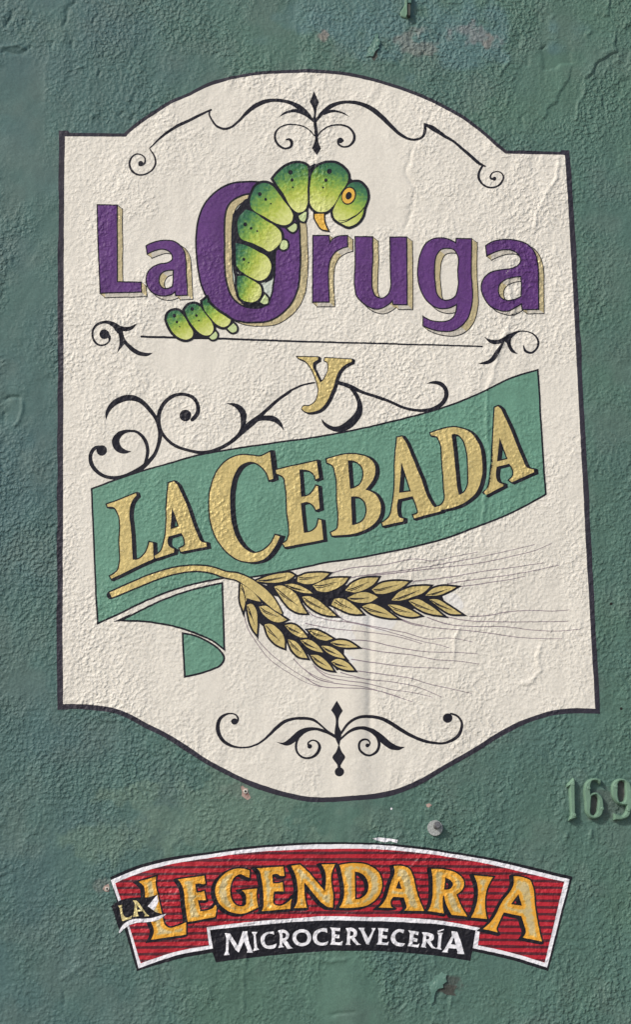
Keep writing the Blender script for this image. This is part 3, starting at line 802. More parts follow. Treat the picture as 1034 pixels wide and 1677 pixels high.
# ---- caterpillar
cat = bpy.data.objects.new('caterpillar', None); S.collection.objects.link(cat)
cat.parent = sign; cat['_org'] = sign['_org']
def seg(loops, back, belly, layer=9, w=5.6, label=None):
    a, b = [np.array(parse(q)[0][:2]) for q in (back, belly)]
    d = (b - a) / ((b - a) @ (b - a))
    o = coat('body_segment', loops, layer, 'skin', cat, attr=('shade', lambda P: np.clip((P - a) @ d, 0, 1)), label=label)
    return o
CAT = [
    ('c7: 365,190 400,130~ 470,95~ 560,92~ 630,130~ 673,190~ 670,250~ 612,340~ 550,450~ 480,503~ 410,498~ 362,450~ 352,350~ 355,260~', 'c7: 560,60', 'c7: 440,470'),
    ('c7: 42,220 100,152~ 170,105~ 260,90~ 320,110~ 335,200~ 330,320~ 330,430~ 300,492~ 250,505~ 210,478~ 130,350~ 65,255', 'c7: 150,70', 'c7: 270,480'),
    ('c6: 540,330~ 560,290~ 600,262~ 680,265~ 722,295 790,390~ 878,540~ 868,580~ 820,612~ 750,603~ 650,548~ 522,455~ 515,400~', 'c6: 540,270', 'c6: 800,590'),
    ('c6: 480,480 540,500~ 640,570~ 740,632~ 778,680~ 778,750~ 730,810~ 680,838~ 620,808~ 540,768~ 432,718~ 412,650~ 415,560~', 'c6: 400,540', 'c6: 700,800'),
    ('c6: 392,765 480,785~ 580,838~ 660,885~ 693,945~ c8: 688,230~ 650,288~ 590,308~ 520,280~ 430,225 398,180', 'c8: 370,60', 'c8: 640,220'),
    ('c8: 407,272 450,267~ 540,310~ 598,352~ 612,400~ 598,450~ 550,488~ 490,488~ 432,458~ 412,400~', 'c8: 370,340', 'c8: 580,430'),
    ('d4: 150,540 165,480~ 210,450~ 270,450~ 312,485~ 380,590~ 428,680~ 420,720~ 370,750~ 310,743~ 240,700~ 180,620~', 'd4: 200,420', 'd4: 370,740'),
    ('d4: 340,440 380,392~ 440,377~ 500,402~ 560,480~ 630,580~ 643,640~ 610,700~ 560,710~ 500,685~ 430,610~ 370,520~', 'd4: 390,350', 'd4: 590,690'),
    ('d4: 530,350 575,318 600,370 690,455 828,545 800,600~ 750,620~ 690,600~ 620,530~ 545,420~', 'd4: 540,280', 'd4: 780,600')]
FEET = ['c7: 255,535 310,500 322,500 318,550~ 300,585~ 275,578~', 'c7: 160,640 220,600 238,610 232,655~ 210,672~ 180,660~', 'c7: 97,808 125,742~ 150,747~ 163,780~ 153,812~ 125,823~',
        'c8: 600,490 642,428 670,465~ 663,500~ 630,507~', 'd4: 600,730 665,668 684,700~ 670,742~ 632,752~', 'd4: 792,638 855,582 888,620~ 883,662~ 850,678~']
HEADP = 'c7: 545,500 580,420~ 640,325~ 700,262~ 760,254~ 818,300~ 838,370~ 810,470~ 788,550~ 730,612~ 680,628~ 620,603~ 560,558~'
segl = [shape(s) for s, a, b in CAT]
feet = [shape(s) for s in FEET]
head = shape(HEADP)
horn = shape('c7: 390,520 470,520 472,590~ 502,662 450,648~ 412,600~ 394,562~')
under = []
for L in segl + [head]:
    under += [offset(L[0], 4.3)]
for L in feet: under += [offset(L[0], 3.2)]
under += [offset(horn[0], 2.4)]
under += shape('c8: 690,0 735,0 728,200~ 716,270 700,300 640,330 700,240 705,150') + shape('c8: 432,500 470,520~ 540,535~ 640,515~ 670,490 600,470 480,480')
under += shape('c7: 300,95 345,112 400,92 380,160 345,200 320,150') + shape('d4: 400,700 470,690 600,735 640,745 520,742 420,742') + shape('c7: 600,220 690,210 720,240 640,330')
under += shape('c6: 368,520 470,392 520,380 520,470 430,540 412,560 405,640 410,720 395,760 c8: 408,0 404,180 408,300 402,345 376,250 362,150 356,0 c6: 356,640') + [cdisc('c6:415,742', 24), cdisc('c6:690,870', 26)] + shape('c6: 690,820 790,700 760,810 735,840 c8: 720,100 690,150') + shape('c6: 880,500 935,510 925,570 930,610 905,600')
coat('outline', under, 8, 'ink', cat)
for L, (s, a, b) in zip(segl, CAT):
    seg(L, a, b)
for L in feet:
    coat('foot', L, 9, 'foot', cat)
coat('horn', horn, 9, 'orange', cat)
hd = coat('head', head, 9, 'skin', cat, attr=('shade', (lambda a, d: lambda P: np.clip((P - a) @ d, 0, 1))(np.array(parse('c7: 800,260')[0][:2]), (lambda q: q / (q @ q))(np.array(parse('c7: 640,600')[0][:2]) - np.array(parse('c7: 800,260')[0][:2])))))
coat('mouth', [stroke('c7: 820,455,5 770,512,10 700,562,10 650,588,8 590,597,3'), stroke('c7: 730,535,2 660,572,6 590,582,4')], 10, 'ink', hd)
coat('eye_rim', [cdisc('c7:680,368', 62, 78, .35, 26)], 10, 'ink', hd)
ey = coat('eye', [cdisc('c7:678,368', 52, 67, .35, 26)], 11, 'orange', hd)
coat('pupil', [cdisc('c7:680,368', 25, 33, .35)], 12, 'ink', hd)
SPOTS = [('c7:515,160', 22), ('c7:487,235', 14), ('c7:463,298', 9), ('c7:185,165', 19), ('c7:200,230', 14), ('c7:205,292', 8), ('c6:598,350', 17), ('c6:648,395', 12), ('c6:692,432', 7), ('c6:475,605', 17),
         ('c6:525,640', 12), ('c6:577,665', 8), ('c8:462,128', 13), ('c8:502,155', 7), ('d4:228,500', 19), ('d4:257,567', 13), ('d4:288,617', 7), ('d4:420,430', 20), ('d4:465,497', 14), ('d4:490,552', 8), ('d4:590,352', 12)]
for s, r in SPOTS:
    coat('spot', [cdisc(s, r, r * 1.05, n=10)], 10, 'ink', cat)

# ---- gold lettering with a dark drop side
def gold_letter(ch, v, ss, size, w=4.4, mat='gold', layer=6, dark='ink', par=sign, lab='gold capital letter %s with a dark edge', attr=None):
    F0 = shape(*ss)
    lt = coat('letter', F0, layer, mat, par, label=lab % ch, attr=attr(F0) if attr else None)
    if v is not None:
        r = rings(F0, w)
        ex = [offset(L, w / 2) for L in F0]
        ex = [e for e in ex]
        coat('drop_edge', r + sweep(ex, v) + [l + np.array(v) for l in r], layer - .8, dark, lt)
    return lt
gold_letter('y', (4.0, 2.4), ['d6: 140,128 315,132 315,152 272,185~ 274,220 335,345 362,325 405,215~ 400,182~ 372,160 378,138 602,150 600,170 545,195~ 500,240~ 440,400~ 380,520~ 330,573~ 270,593~ 200,586~ 180,568 190,547~ 240,543~ 290,510~ 318,440~ 322,400 250,215~ 215,170~ 150,140'], 0, 3.2, lab='gold small letter %s with a dark edge')
CEB = [('L', 'e2: 165,265 388,178 392,195 352,250~ 340,320~ 350,450~ 365,690 400,690~ 460,640~ 492,555 520,560 525,682 200,835 190,815 250,770~ 265,720~ 262,560~ 250,330~ 225,290~ 170,280'),
       ('A', 'e2: 640,100 680,88 708,112 780,270 860,490~ 890,550~ 930,562 935,590 735,628 725,602 763,580~ 765,540~ 740,485 640,510 640,580~ 685,610 680,635 540,680 530,660 585,620~ 605,560~ 625,300', 'e2: 668,285 720,435 655,455'),
       ('C', 'e3: 575,95 600,300 570,310 540,240~ 490,192~ 420,173~ 350,200~ 300,270~ 272,380~ 266,500~ 280,640~ 320,760~ 380,838~ 450,873~ 520,853~ 580,800~ 615,735 650,745 600,845~ 530,918~ 440,943~ 340,928~ 240,858~ 160,750~ 117,620~ 110,470~ 132,330~ 192,212~ 280,142~ 370,120~ 440,126~ 500,130~ 550,107'),
       ('E', 'e3: 620,235 935,165 955,295 930,305 910,262~ 870,237~ 800,232 815,440 870,430~ 905,400~ 930,355 945,360 958,530 930,540 905,500~ 860,480~ 812,490 835,718 890,708~ 930,678~ 950,615 970,620 985,770 690,826 674,800 705,778~ 718,740~ 708,560~ 693,350~ 678,290~ 625,262'),
       ('B', 'e4: 165,150 400,116~ 480,137~ 533,192~ 538,260~ 510,328~ 465,385 540,422~ 578,490~ 573,580~ 530,648~ 450,698~ 210,738 200,715 250,680~ 255,640~ 250,500~ 232,260~ 215,202~ 170,177', 'e4: 327,162 380,167~ 438,212~ 448,280~ 420,348~ 370,376 345,380', 'e4: 352,437 400,437~ 458,477~ 473,550~ 450,618~ 390,653~ 360,658'),
       ('A', 'e4: 708,-15 745,-22 780,30 900,320 960,470~ 1000,522~ 1040,525 1045,550 840,605 832,580 868,565~ 860,520~ 830,435 715,460 708,560~ 720,595~ 755,608 755,628 600,665 592,642 650,590~ 668,520~ 690,200', 'e4: 740,175 815,400 722,410'),
       ('D', 'e5: 120,280 330,240~ 420,272~ 488,360~ 517,500~ 508,640~ 460,748~ 380,815~ 170,875 155,850 200,833~ 225,800~ 222,700~ 208,500~ 190,345~ 170,308~ 125,297', 'e5: 282,290 330,292~ 370,332~ 400,430~ 409,580~ 403,690~ 370,743~ 337,758 320,680 300,450'),
       ('A', 'e5: 615,85 640,75 662,95 740,262 830,480~ 860,542~ 915,560 918,580 745,655 728,640 758,602~ 755,560~ 725,515 630,540 625,620~ 640,655~ 680,670 682,685 545,755 527,737 565,690~ 580,600~ 600,350', 'e5: 650,315 715,480 632,500')]
for ch, *ss in CEB:
    gold_letter(ch, (5.2, 1.6) if ch != 'C' else (7.0, 1.2), ss, 0)

# ---- wheat
stem_s = ('e6: 165,257,34 300,198,40 450,138,40 600,95,36 720,83,32 820,93,34 920,125,36 e7: 80,160,48 170,205,66 250,262,76 320,325,74 380,390,52 425,440,14')
wheat = coat('wheat_stalk', [stroke(stem_s, cap0=False)], 6, 'gold', sign)
coat('outline', [stroke(stem_s, add=5.2)], 5.2, 'ink', wheat)
EAR1 = [['e7: 235,195 320,160~ 420,138~ 500,135~ 528,150 490,183~ 420,203~ 320,206~', 'e7: 555,165 620,140~ 700,132~ 795,140 750,178~ 690,210~ 620,218~ 552,200', 'e7: 455,225 510,218~ 590,240~ 668,290 620,288~ 540,268~',
         'e7: 372,240 410,230~ 480,250~ 545,300~ 580,370~ 623,443 560,438~ 490,400~ 440,340~', 'e7: 588,317 640,312~ 720,350~ 790,410~ 848,463 760,453~ 680,418~ 620,368~'],
        ['g1: 50,275 100,250~ 180,228~ 280,225 250,263~ 190,298~ 130,316~ 78,308', 'g1: 262,305 300,264~ 370,230~ 476,223 450,260~ 390,298~ 320,318~', 'g1: 275,355 330,327~ 400,317~ 473,350 430,378~ 360,386~ 300,372~',
         'g1: 435,300 490,262~ 560,247~ 673,250 640,278~ 570,313~ 500,328~ 460,324', 'g1: 565,370 600,327~ 680,287~ 760,277~ 813,279 780,313~ 700,348~ 630,370~', 'g1: 785,338 820,302~ 900,277~ 985,283 930,313~ 860,338~',
         'g1: 190,362 240,358~ 300,390~ 373,458 300,456~ 230,428~ 172,400', 'g1: 370,410 430,392~ 500,416~ 550,450~ 598,486 520,480~ 440,458~', 'g1: 540,400 590,399~ 660,421~ 748,470 690,478~ 610,458~',
         'g1: 675,375 730,363~ 800,396~ 898,468 830,460~ 750,433~', 'g1: 810,366 860,364~ 930,401~ 1018,460 940,453~ 880,418~']]
EAR2 = [['e7: 115,215 170,250~ 220,290~ 268,353 220,345~ 165,325 150,370~ 135,425 112,350~ 110,270~', 'e7: 165,380 195,370~ 234,420~ 243,500~ 238,605 205,558~ 176,470~', 'e7: 258,395 300,387~ 380,432~ 468,492 410,513~ 340,493~ 287,450~',
         'e7: 300,530 340,524~ 400,562~ 444,620~ 453,710 390,683~ 337,630~', 'e7: 455,535 510,527~ 570,562~ 628,630 570,626~ 500,588~', 'e7: 480,645 520,652~ 580,707~ 628,788 560,773~ 507,720~', 'e7: 575,650 640,647~ 700,682~ 748,745 690,733~ 622,700~',
         'e7: 635,575 690,572~ 760,602~ 823,638 770,653~ 700,633~', 'e7: 655,765 700,764~ 770,807~ 828,883 750,863~ 692,820~', 'e7: 735,695 790,697~ 860,732~ 918,793 850,778~ 780,743~', 'e7: 805,670 860,650~ 930,657~ 1013,705 930,708~ 860,698~', 'e7: 815,815 850,797~ 930,822~ 988,883 920,878~ 857,853~']]
def ear(grains, centre, gap):
    e = bpy.data.objects.new('wheat_ear', None); S.collection.objects.link(e)
    e.parent = sign; e['_org'] = sign['_org']
    G = [shape(g) for grp in grains for g in grp]
    coat('outline', [offset(g[0], 3.3) for g in G] + [stroke(centre)] + shape(gap), 5.4, 'ink', e)
    for g in G:
        coat('grain', g, 6.4, 'gold', e)
    raw = [np.array([p[:2] for p in parse(q)]) for grp in grains for q in grp]
    vs = []
    for r in raw:                              # two painted veins from the base of each grain
        tip = r[np.argmax(np.hypot(*(r - r[0]).T))]
        c = r.mean(0)
        mid = .55 * c + .45 * tip
        vs.append(stroke(np.array([[*(r[0] * .9 + c * .1), 1.5], [*((r[0] + c) / 2 + (0, .8)), 1.8], [*mid, .6]])))
        s2 = r[0] * .55 + r[-1] * .45
        vs.append(stroke(np.array([[*(s2 * .9 + c * .1), 1.4], [*((s2 + c) / 2 + (0, 1.5)), 1.4], [*(c * .8 + tip * .2 + (0, 1.2)), .5]])))
    coat('vein', vs, 7.2, 'ink', e)
    return e
ear(EAR1, 'e7: 240,210,12 330,250,36 480,240,44 620,290,60 760,310,60 g1: 200,340,56 280,330,44 400,310,26 480,345,40 560,362,46 650,378,20 740,358,18 860,345,6', 'e7: 300,180 380,172 660,178 810,225 g1: 370,270 560,290 690,310 880,308 920,410 790,412 640,438 490,438 270,410 e7: 720,390 500,340 340,300')
ear(EAR2, 'e7: 165,340,20 260,420,50 300,500,60 420,560,60 500,640,50 600,700,36 720,750,36 800,800,26 860,870,24', 'e7: 170,330 220,320 360,450 540,580 720,615 910,680 910,840 740,820 550,710 380,620 210,480 165,400')
AWN = ['g1: 165,195 300,160 500,140 760,103 g2: 0,150 200,120 330,95', 'g1: 290,225 400,205 560,185 800,150 g2: 250,145 450,105 560,80 700,45', 'g1: 400,212 600,190 850,160 g2: 350,165 560,120 700,85 810,40',
       'g1: 690,248 790,237 g2: 150,258 330,225 560,195 760,165', 'g2: 130,300 300,275 500,250 700,215 860,180', 'g2: 205,320 400,295 560,270 640,250', 'g2: 275,515 420,505 520,485 640,475 850,478 930,470',
       'g2: 130,515 250,540 450,548 700,548 920,545', 'g2: 0,520 120,560 300,580 500,580 700,602 850,608 1000,595', 'g1: 620,490 700,520 g2: 0,580 200,600 400,622 600,650 880,660', 'g1: 620,495 690,525 760,540',
       'g1: 190,430 240,490 350,520 480,545 650,580 800,620 g2: 150,655 300,682', 'g1: 15,430 40,460 120,490 300,515 420,540 600,590 780,640 880,660 940,680', 'g1: 0,520 150,550 400,575 600,605 760,650', 'g1: 300,630 420,635 560,668 760,700 1034,712 1130,720',
       'g1: 370,680 500,705 700,725 850,755 g2: 200,805 340,825', 'g1: 300,755 450,775 640,800 940,812', 'g1: 325,828 500,850 700,880 g2: 0,950 150,985 290,1015', 'g1: 230,840 380,880 560,900 700,925 890,1000', 'g1: 60,800 130,860 250,890 400,910 560,950 700,970 830,1000',
       'g1: 0,820 60,870 200,910 390,935 560,985 700,1030', 'g1: 0,870 80,920 250,940 390,945 500,965 620,1000', 'e7: 140,440 170,560 230,660 320,780 470,890 620,975 740,1010', 'e7: 240,640 330,740 470,850 600,930 720,975', 'e7: 520,790 600,870 700,930 830,970', 'e7: 670,830 740,890 900,930 1034,945']
for k, a in enumerate(AWN):
    p = smooth_path(parse(a), False, allsmooth=True)
    u = np.linspace(0, 1, len(p))
    p[:, 2] = (1.7 if k < 22 else 1.5) - .7 * u
    coat('awn', [stroke(p)], 3, 'thin', sign)

# ---- ornament at the foot of the sign
ink('scroll_flourish', [
    'f1: 190,238,20 215,252,26 236,225,16 220,190,12 170,180,12 110,205,24 80,260,30 82,320,32 110,375,28 170,420,22 250,440,14 330,435,14 410,400,16 470,350,20 530,290,26 590,242,26 660,220,22 740,216,24 810,226,22 870,265,16 920,310,14 985,355,20',
    'f1: 700,370,18 682,420,18 692,480,16 740,520,16 800,518,18 850,480,24 864,430,22 840,394,14 802,388,12 776,408,14 785,435,20',
    'f2: 90,330,16 130,270,20 190,222,22 260,203,24 340,206,24 420,226,28 490,266,30 560,310,28 640,355,26 720,387,24 800,404,20 880,408,18 950,384,24 1000,340,26 1019,290,22 1018,240,18 990,202,16 935,180,14',
    'f2: 330,325,14 372,370,22 382,420,22 358,478,20 310,503,16 262,490,18 228,450,18 228,405,18 256,380,16 293,382,14 310,405,12 298,430,14 285,430,18'],
    ['f1: 525,395 580,402~ 630,370~ 700,310~ 770,288~ 850,290~ 930,313~ 1005,370 980,368 900,327~ 820,310~ 760,327~ 710,367~ 670,400~ 620,425~ 570,415~',
     'f2: 55,80 102,158 72,215~ 70,270~ 92,330~ 84,380~ 74,440 40,360 40,320~ 46,270~ 48,215~ 10,155', 'f2: 66,430 78,430 92,470~ 120,512~ 100,550~ 82,580 88,600 62,600 58,575 40,550~ 20,520~ 48,475~',
     'f2: 78,392 84,365 120,330~ 180,288~ 250,276~ 330,293~ 400,338~ 470,398~ 530,430~ 580,438 540,460~ 490,460~ 430,432~ 390,397 370,372~ 320,327~ 250,302~ 180,314~ 120,352~'],
    [cdisc('f1:208,240', 25), cdisc('f1:788,433', 18), cdisc('f2:912,215', 37), cdisc('f2:75,628', 36), cdisc('f2:290,425', 16)])

# ------------------------------------------------------------------ the small red brewery sign
red = thing('painted_banner', 'red striped arched painted banner with yellow lettering and a black strip under it', 'sign', (560, 1575))
BLK = ('s: 180,1436 226,1417~ 276.7,1403.5~ 340,1395~ 398,1386.5~ 456,1381.5~ 540,1378.5~ 598,1379.5~ 655,1382.5~ 694,1387~ 724,1391.5~ 796.7,1403~ 869,1418.5~ 939,1435.5 898.5,1590 835.4,1571~ 774.5,1557.5 771,1573.5 '
       '730,1566.5~ 679,1561~ 632,1557.5~ 560,1556~ 489,1560~ 414.5,1567~ 353.8,1575 348,1559 288,1570.5~ 224.5,1589.5 205,1523')
WHT = ('s: 181.5,1441 228,1422~ 280.6,1408.2~ 340,1399~ 398,1390.6~ 456,1385.4~ 540,1382~ 598,1382.7~ 636,1384.3~ 674.7,1388.7~ 724,1395.3~ 796.7,1407.2~ 869,1423.7~ 934,1439.8 896.5,1584 835,1565.3~ 775,1552.5 779.8,1523 '
       '720,1513.5~ 674.7,1510.5~ 616.7,1507.7~ 560,1506.6~ 520,1507~ 475,1509.6~ 417,1514.4~ 344,1522.2 348.6,1552.6 288,1564~ 227.4,1585 209,1517.6')
RED = ('s: 188.7,1445.5 228,1429.6~ 280.6,1414.4~ 334.7,1405.7~ 398,1396.6~ 456,1392~ 540,1389.2~ 598,1389.5~ 636,1391.2~ 674.7,1394.8~ 724,1401.3~ 796.7,1413.8~ 869,1430.8~ 925,1443.4 892.6,1576 835,1559~ 783.6,1547.6 787,1519 '
       '720,1506.9~ 674.7,1503~ 616.7,1501~ 560,1499.8~ 520,1500.2~ 475,1503.6~ 417,1507.8~ 338.6,1517.4 342.5,1547.4 288,1557.6~ 230.5,1576.6 212,1515.7 198,1473')
coat('backing', shape(BLK), 1, 'black', red)
coat('white_edge', shape(WHT), 2, 'white', red)
REDL = shape(RED)
field = coat('red_field', REDL, 3, 'red', red)
for k in range(18):
    y = 1393 + 10.85 * k
    xs = np.linspace(183, 934, 60)
    bend = 3.0 + 3.5 * (np.abs(xs - 560) / 370) ** 2 * (1 if k < 20 else 0)
    p = np.stack([xs, y + bend, 4.4 + .8 * vnoise(xs, xs * 0 + 13 * k, 30, 81)], 1)
    coat('stripe', [stroke(p)], 4, 'stripe', field, clip=REDL, split=True)
def edge_attr(F0):
    E = np.concatenate(F0); B = np.concatenate([np.roll(l, -1, 0) for l in F0])
    def f(P):
        d = np.full(len(P), 1e9)
        for a, b in zip(E, B):
            v = b - a; l2 = max(v @ v, 1e-9)
            t = np.clip(((P - a) @ v) / l2, 0, 1)
            d = np.minimum(d, np.hypot(*(P - a - t[:, None] * v).T))
        return np.clip(d / 8.0, 0, 1)
    return ('edge', f)
LEG = [('L', 'f3: 245,275 392,232 386,272~ 405,380~ 440,540~ 470,640~ 500,663~ 560,653~ 645,618 645,720 350,765 362,740~ 375,700~ 345,600~ 300,420~ 283,310~'),
       ('E', 'f3: 580,255 800,222 810,290 790,295~ 760,287~ 722,295 735,370 760,365~ 800,355 815,430 790,430~ 745,430 765,525 820,518~ 870,500 895,468 905,490 890,570 660,615 657,590~ 640,480~ 610,302~'),
       ('G', 'f4: 355,230 355,295 330,285~ 280,262~ 230,285~ 195,350~ 190,420~ 210,490~ 250,530~ 300,535~ 325,520 320,430~ 290,400 420,385 415,430~ 428,545 380,565~ 320,590~ 250,595~ 170,570~ 100,510~ 68,430~ 75,350~ 120,280~ 190,232~ 270,215~'),
       ('E', 'f4: 418,212 640,198 650,275 615,275~ 590,260~ 545,265 552,340 590,340~ 635,330 642,410 600,407~ 562,410 575,525~ 610,530~ 660,515~ 712,470 700,555 460,575 472,545~ 475,480~ 455,290~ 443,240~'),
       ('N', 'f4: 708,190 785,183 860,252 995,408 990,220~ 968,180 f5: 150,178 132,215~ 135,440 133,545 85,540 f4: 960,500 820,330 825,460~ 842,548 735,550 757,510~ 765,430~ 750,290~'),
       ('D', 'f5: 188,185 330,170~ 430,187~ 510,240~ 546,320~ 538,400~ 490,480~ 420,525~ 330,542~ 188,545 207,510~ 205,250~', 'f5: 315,240 370,255~ 420,310~ 432,380~ 410,435~ 360,470~ 318,475'),
       ('A', 'f5: 648,195 740,200~ 780,222~ 800,260~ 840,400~ 880,520~ 905,575 735,572 755,550~ 745,500~ 735,462 645,455 622,490~ 625,540 640,548 520,545 557,510~ 625,330~ 655,240~', 'f5: 690,315 718,390 668,385'),
       ('R', 'f6: 28,135 120,140~ 200,165~ 245,207~ 250,255~ 225,290~ 200,305 235,390~ 275,455 170,445 130,370~ 115,310 107,320 108,400~ 115,435 5,420 22,390~ 40,250~ 35,170~', 'f6: 125,195 163,215~ 178,240~ 160,268~ 115,275'),
       ('I', 'f6: 322,178 448,192 425,230~ 400,440~ 408,472 300,462 322,420~ 345,250~'),
       ('A', 'f6: 588,185 660,195~ 700,212~ 716,250~ 735,400~ 765,570~ 778,625 650,600 668,570~ 655,500~ 640,455 520,430 482,510~ 470,540~ 478,565 380,540 427,500~ 510,360~ 590,232~', 'f6: 620,305 645,385 570,375')]
for ch, *ss in LEG:
    gold_letter(ch, (-4.6, 2.2), ss, 0, 5.4, mat='foil', layer=6, dark='black', par=red, lab='yellow gold capital letter %s on red stripes', attr=edge_attr)
tab = coat('name_tab', shape('f3: 8,485 45,455 130,422~ 250,408~ 330,406~ 405,380 322,482 390,533 470,552 380,592~ 300,600~ 200,610~ 130,645 88,690 72,660 20,500'), 7, 'black', red, label='black swallowtail tab lettered in pale gold at the left end')
coat('white_edge', [stroke('f3: 85,700,16 130,645,34 200,612,36 300,604,30 380,592,30 430,572,24 472,548,4')] + shape('f3: 322,482 400,388 412,440 375,520'), 8, 'white', tab)
for ch, *ss in [('L', 'f3: 70,480 105,470 102,490 122,565~ 138,578~ 190,560 180,590 105,608 100,590 82,500'), ('A', 'f3: 195,435 225,435 250,460 310,545 335,567 293,570 298,552 282,525 235,528 238,550 248,567 195,574 203,550 212,460', 'f3: 232,475 264,512 230,514')]:
    coat('letter', shape(*ss), 8, 'palegold', tab, label='pale gold letter %s on the black tab' % ch)
MIC = [('M', 'f4: 145,762 190,765 255,870 300,745 340,745 345,800~ 380,910 385,925 335,925 340,905 310,830 265,925 235,900 180,810 175,920 185,945 140,948 155,910 158,800'),
       ('I', 'f4: 375,752 425,750 408,775 420,880 438,900 385,912 398,880 392,780'),
       ('C', 'f4: 560,748 562,775 520,764~ 490,785~ 482,825~ 500,863~ 540,865~ 585,850 575,880~ 530,895~ 480,880~ 452,835~ 455,790~ 490,757~'),
       ('R', 'f4: 595,740 660,738~ 688,765~ 685,800~ 665,820 700,870 725,890 680,895 630,830 635,870 650,880 600,885 610,860 612,780', 'f4: 632,760 660,765~ 660,800~ 635,808'),
       ('O', 'f4: 800,728~ 855,745~ 880,800~ 860,850~ 805,872~ 745,855~ 718,805~ 735,755~', 'f4: 798,755~ 835,767~ 848,800~ 832,838~ 800,846~ 767,833~ 750,800~ 764,767~'),
       ('C', 'f4: 1010,720 1015,760 970,750~ 935,770~ 925,805~ 945,838~ 985,845~ 1025,830 1010,862~ 970,868~ 920,855~ 893,810~ 905,757~ 950,727~'),
       ('E', 'f5: 108,715 195,718 190,745 148,740 148,775 185,775 185,805 148,803 150,840 190,840 215,825 205,862 108,862 120,840 122,740'),
       ('R', 'f5: 238,718 300,718~ 332,745~ 330,780~ 310,795 345,845 370,858 330,860 278,800 272,845 282,858 238,858 250,830 250,745', 'f5: 275,742 300,750~ 300,778~ 272,785'),
       ('V', 'f5: 345,715 400,715 392,735 430,805 465,735 455,718 492,718 475,750 435,858 415,855 365,745'),
       ('E', 'f5: 512,718 600,725 595,752 555,745 550,780 590,785 588,812 548,805 545,840 585,845 605,835 595,865 500,858 515,835 520,740'),
       ('C', 'f5: 735,735 728,765 690,754~ 665,775~ 660,810~ 680,840~ 715,848~ 742,850 725,872~ 680,872~ 635,845~ 622,800~ 640,757~ 680,732~'),
       ('E', 'f5: 770,738 862,752 855,780 818,770 815,800 850,810 845,838 810,830 808,858 850,862 868,848 855,885 765,872 778,845 785,760'),
       ('R', 'f5: 888,755 940,760~ 985,782~ 985,815~ 960,832 980,870 1010,895 970,890 925,835 915,875 925,888 878,880 892,850 900,780', 'f5: 925,785 950,797~ 945,813~ 922,815'),
       ('Í', 'f8: 735,125 782,128 770,145 762,240 770,258 725,250 740,235 745,145'),
       ('A', 'f8: 845,115 890,120 920,200 945,292 890,288 895,270 885,250 825,245 815,270 820,278 772,275 795,250 850,150', 'f8: 865,165 880,220 840,215')]
for ch, *ss in MIC:
    L = shape(*ss)
    if ch == 'Í': L += shape('f8: 738,112 788,98 785,108 742,121')
    coat('letter', L, 4, 'white', red, label='white letter %s on the black strip' % ch)

# ------------------------------------------------------------------ raised house number
def plate(name, loops, depth, bev, mat, parent, base=0.0, label=None):
    """Solid plate standing off the wall: back edge, chamfered front."""
    V, F = [], []
    n_all = []
    L3 = []
    for L in loops:
        w = w2(L); wi = w2(offset(L, -bev))
        hb = float(np.median(H(w)))
        k = len(w); s = len(V)
        V += [(p[0], -(hb - .004 + base), p[1]) for p in w]
        V += [(p[0], -(hb + depth * .55 + base), p[1]) for p in w]
        V += [(p[0], -(hb + depth + base), p[1]) for p in wi]
        for a in range(k):
            b = (a + 1) % k
            for r in (0, k):
                F.append((s + r + a, s + r + b, s + r + k + b, s + r + k + a))
        L3.append((s + 2 * k, wi))
    allw = [w for _, w in L3]
    verts = []; idx = []; edges = []
    for s, w in L3:
        q = len(verts)
        verts += [Vector(p) for p in w]; idx += list(range(s, s + len(w)))
        edges += [(q + a, q + (a + 1) % len(w)) for a in range(len(w))]
    r = delaunay_2d_cdt(verts, edges, [], 0, 1e-7, True)
    VV = np.array([(v.x, v.y) for v in r[0]])
    FF = np.array(r[2], int)
    ok = winding(VV[FF].mean(1), [w[::-1] for w in allw]) != 0
    for t in FF[ok]:
        try: F.append(tuple(idx[r[3][q][0]] for q in t))
        except IndexError: pass
    o = new_mesh(name, np.array(V), [tuple(int(i) for i in f) for f in F], mat, parent, attrs={'rough': np.full(len(V), .10)}, smooth=False, label=label)
    import bmesh
    bm = bmesh.new(); bm.from_mesh(o.data)
    bmesh.ops.recalc_face_normals(bm, faces=bm.faces)
    bm.to_mesh(o.data); bm.free()
    return o
DIG = [('raised green house number 1 on the wall right of the sign foot', ['h1: 300,312 375,230 396,245 402,645 432,675 322,716 345,652 328,330 305,335'], ((368, 300), (385, 648)), (930, 1342)),
       ('raised green house number 6 between the 1 and the 9', ['h1: 495,350~ 512,288~ 560,247~ 640,235~ 690,250 690,308 668,300~ 640,268~ 595,265~ 572,320~ 574,405 640,395~ 700,440~ 718,520~ 715,600~ 688,660~ 630,690~ 570,685~ 525,640~ 505,500~', 'h1: 582,442 620,422~ 645,450~ 648,560~ 638,620~ 605,653~ 582,640~ 576,540~'], ((545, 345), (697, 575)), (972, 1340)),
       ('raised green house number 9 cut off by the right edge of the photo', ['h1: 900,238~ 960,245~ 1012,280~ 1037,350~ 1042,500~ 1030,600~ 1000,668~ 950,695~ 832,705 832,628 870,640~ 930,655~ 962,620~ 972,540 930,538~ 870,518~ 822,460~ 805,370~ 815,300~ 850,255~', 'h1: 915,265~ 948,280~ 960,350~ 960,450~ 940,498~ 905,500~ 887,460~ 882,350~ 890,280~'], ((852, 325), (992, 590)), (1018, 1342))]
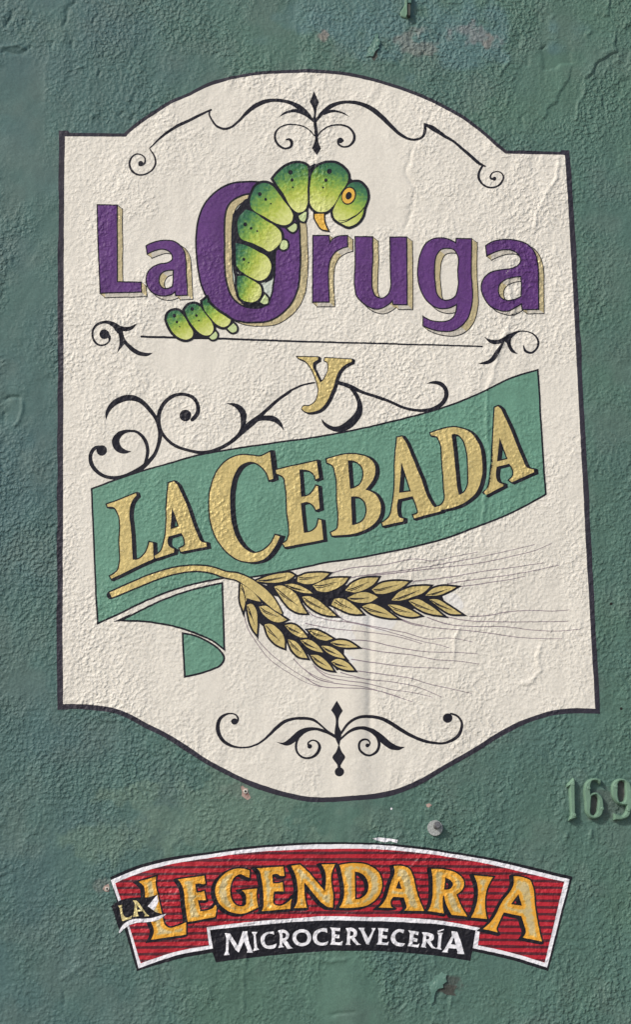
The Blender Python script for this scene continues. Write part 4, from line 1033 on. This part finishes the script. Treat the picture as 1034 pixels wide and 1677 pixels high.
for lab, ss, scr, at in DIG:
    t = thing('house_number', lab, 'house number', at, 'raised house number digits')
    plate('digit', shape(*ss), .0145, 2.3, 'digit', t)
    for hole in ss[1:]:
        coat('grime_patch', shape(hole), 1, 'grime', t)
    for cx, cy in scr:
        c = parse('h1: %d,%d' % (cx, cy))[0][:2]
        plate('screw_head', [ccw(disc(c, 3.0, n=12))], .003, .9, 'digit', t, base=.0132)

# ------------------------------------------------------------------ metal fittings and wall plugs
def lathe(name, prof, origin, axis, mat, parent, n=20):
    q = Vector(axis).to_track_quat('Z', 'X')
    V, F = [], []
    for r, h in prof:
        for k in range(n):
            a = 2 * math.pi * k / n
            V.append(tuple(Vector(origin) + q @ Vector((r * math.cos(a), r * math.sin(a), h))))
    for i in range(len(prof) - 1):
        for k in range(n):
            F.append((i * n + k, i * n + (k + 1) % n, (i + 1) * n + (k + 1) % n, (i + 1) * n + k))
    F.append(tuple(range(n - 1, -1, -1))); F.append(tuple((len(prof) - 1) * n + k for k in range(n)))
    return new_mesh(name, np.array(V), F, mat, parent, smooth=False)
def on_wall(p, out=0.0):
    v = w2([p]); return np.array([v[0, 0], -(H(v)[0] + out), v[0, 1]])
bolt = thing('anchor_bolt', 'bolt stub with a round grey washer between the two painted signs', 'bolt', (713, 1357))
c = on_wall((713.2, 1355.6), .001)
lathe('washer', [(.0185, -.004), (.0185, .0022), (.0178, .003), (.004, .0031)], c, (-.12, -1, .10), 'zinc', bolt, 28)
c2 = on_wall((714.4, 1353.5), .003)
lathe('bolt_shaft', [(.0062, -.002), (.0062, .012)], c2, (.10, -1, .38), 'steel', bolt, 16)
lathe('bolt_head', [(.0078, .011), (.0086, .012), (.0086, .0155), (.0074, .017), (.003, .0172)], c2, (.10, -1, .38), 'steel', bolt, 12)

stub = thing('metal_stub', 'short painted metal stub sticking out at the very top of the wall', 'metal stub', (668, 32))
plate('stub_plate', shape('h3: 520,150 560,90~ 575,60 590,-20~ 655,-20 650,60~ 640,190 600,215 560,205 530,190'), .004, 1.2, 'digit', stub)
plate('stub_shaded_bar', shape('h3: 598,70 637,70 634,208 600,208'), .010, .8, 'dirt_shade', stub, base=.0035)  # shade and rust of the stub's dark right face, put into its colour
plate('stub_lip', shape('h3: 578,20 597,20 597,202 584,205'), .013, .6, 'digit', stub, base=.0035)
plate('stub_cap', shape('h3: 578,20 590,-30 645,-30 645,68 598,68 598,22'), .011, .8, 'flake', stub, base=.0035)

def plug(lab, c, patch, r):
    t = thing('wall_plug', lab, 'wall plug', c)
    coat('bare_patch', shape(patch), .7, 'exposed', t)
    o = on_wall(c, .0008)
    lathe('plug_collar', [(r, -.004), (r, .0012), (r * .8, .0018), (r * .5, .0018), (r * .45, -.002)], o, (0, -1, 0), 'plastic', t, 16)
    lathe('plug_hole', [(r * .44, -.003), (r * .42, .0012)], o, (0, -1, 0), 'hole', t, 12)
plug('white wall plug in a broken pinkish patch under the cream sign edge', (402.3, 1295.5), 's: 394,1288 398,1286 401,1290 406,1291 408,1300 411,1306 406,1310 401,1307 396,1303 397,1296', .0052)
plug('white wall plug beside the top left corner of the red banner', (175.5, 1455), 's: 172,1449 178,1447 180,1455 178,1460 172,1459 168,1455', .0048)

for o in bpy.data.objects:
    if '_org' in o: del o['_org']
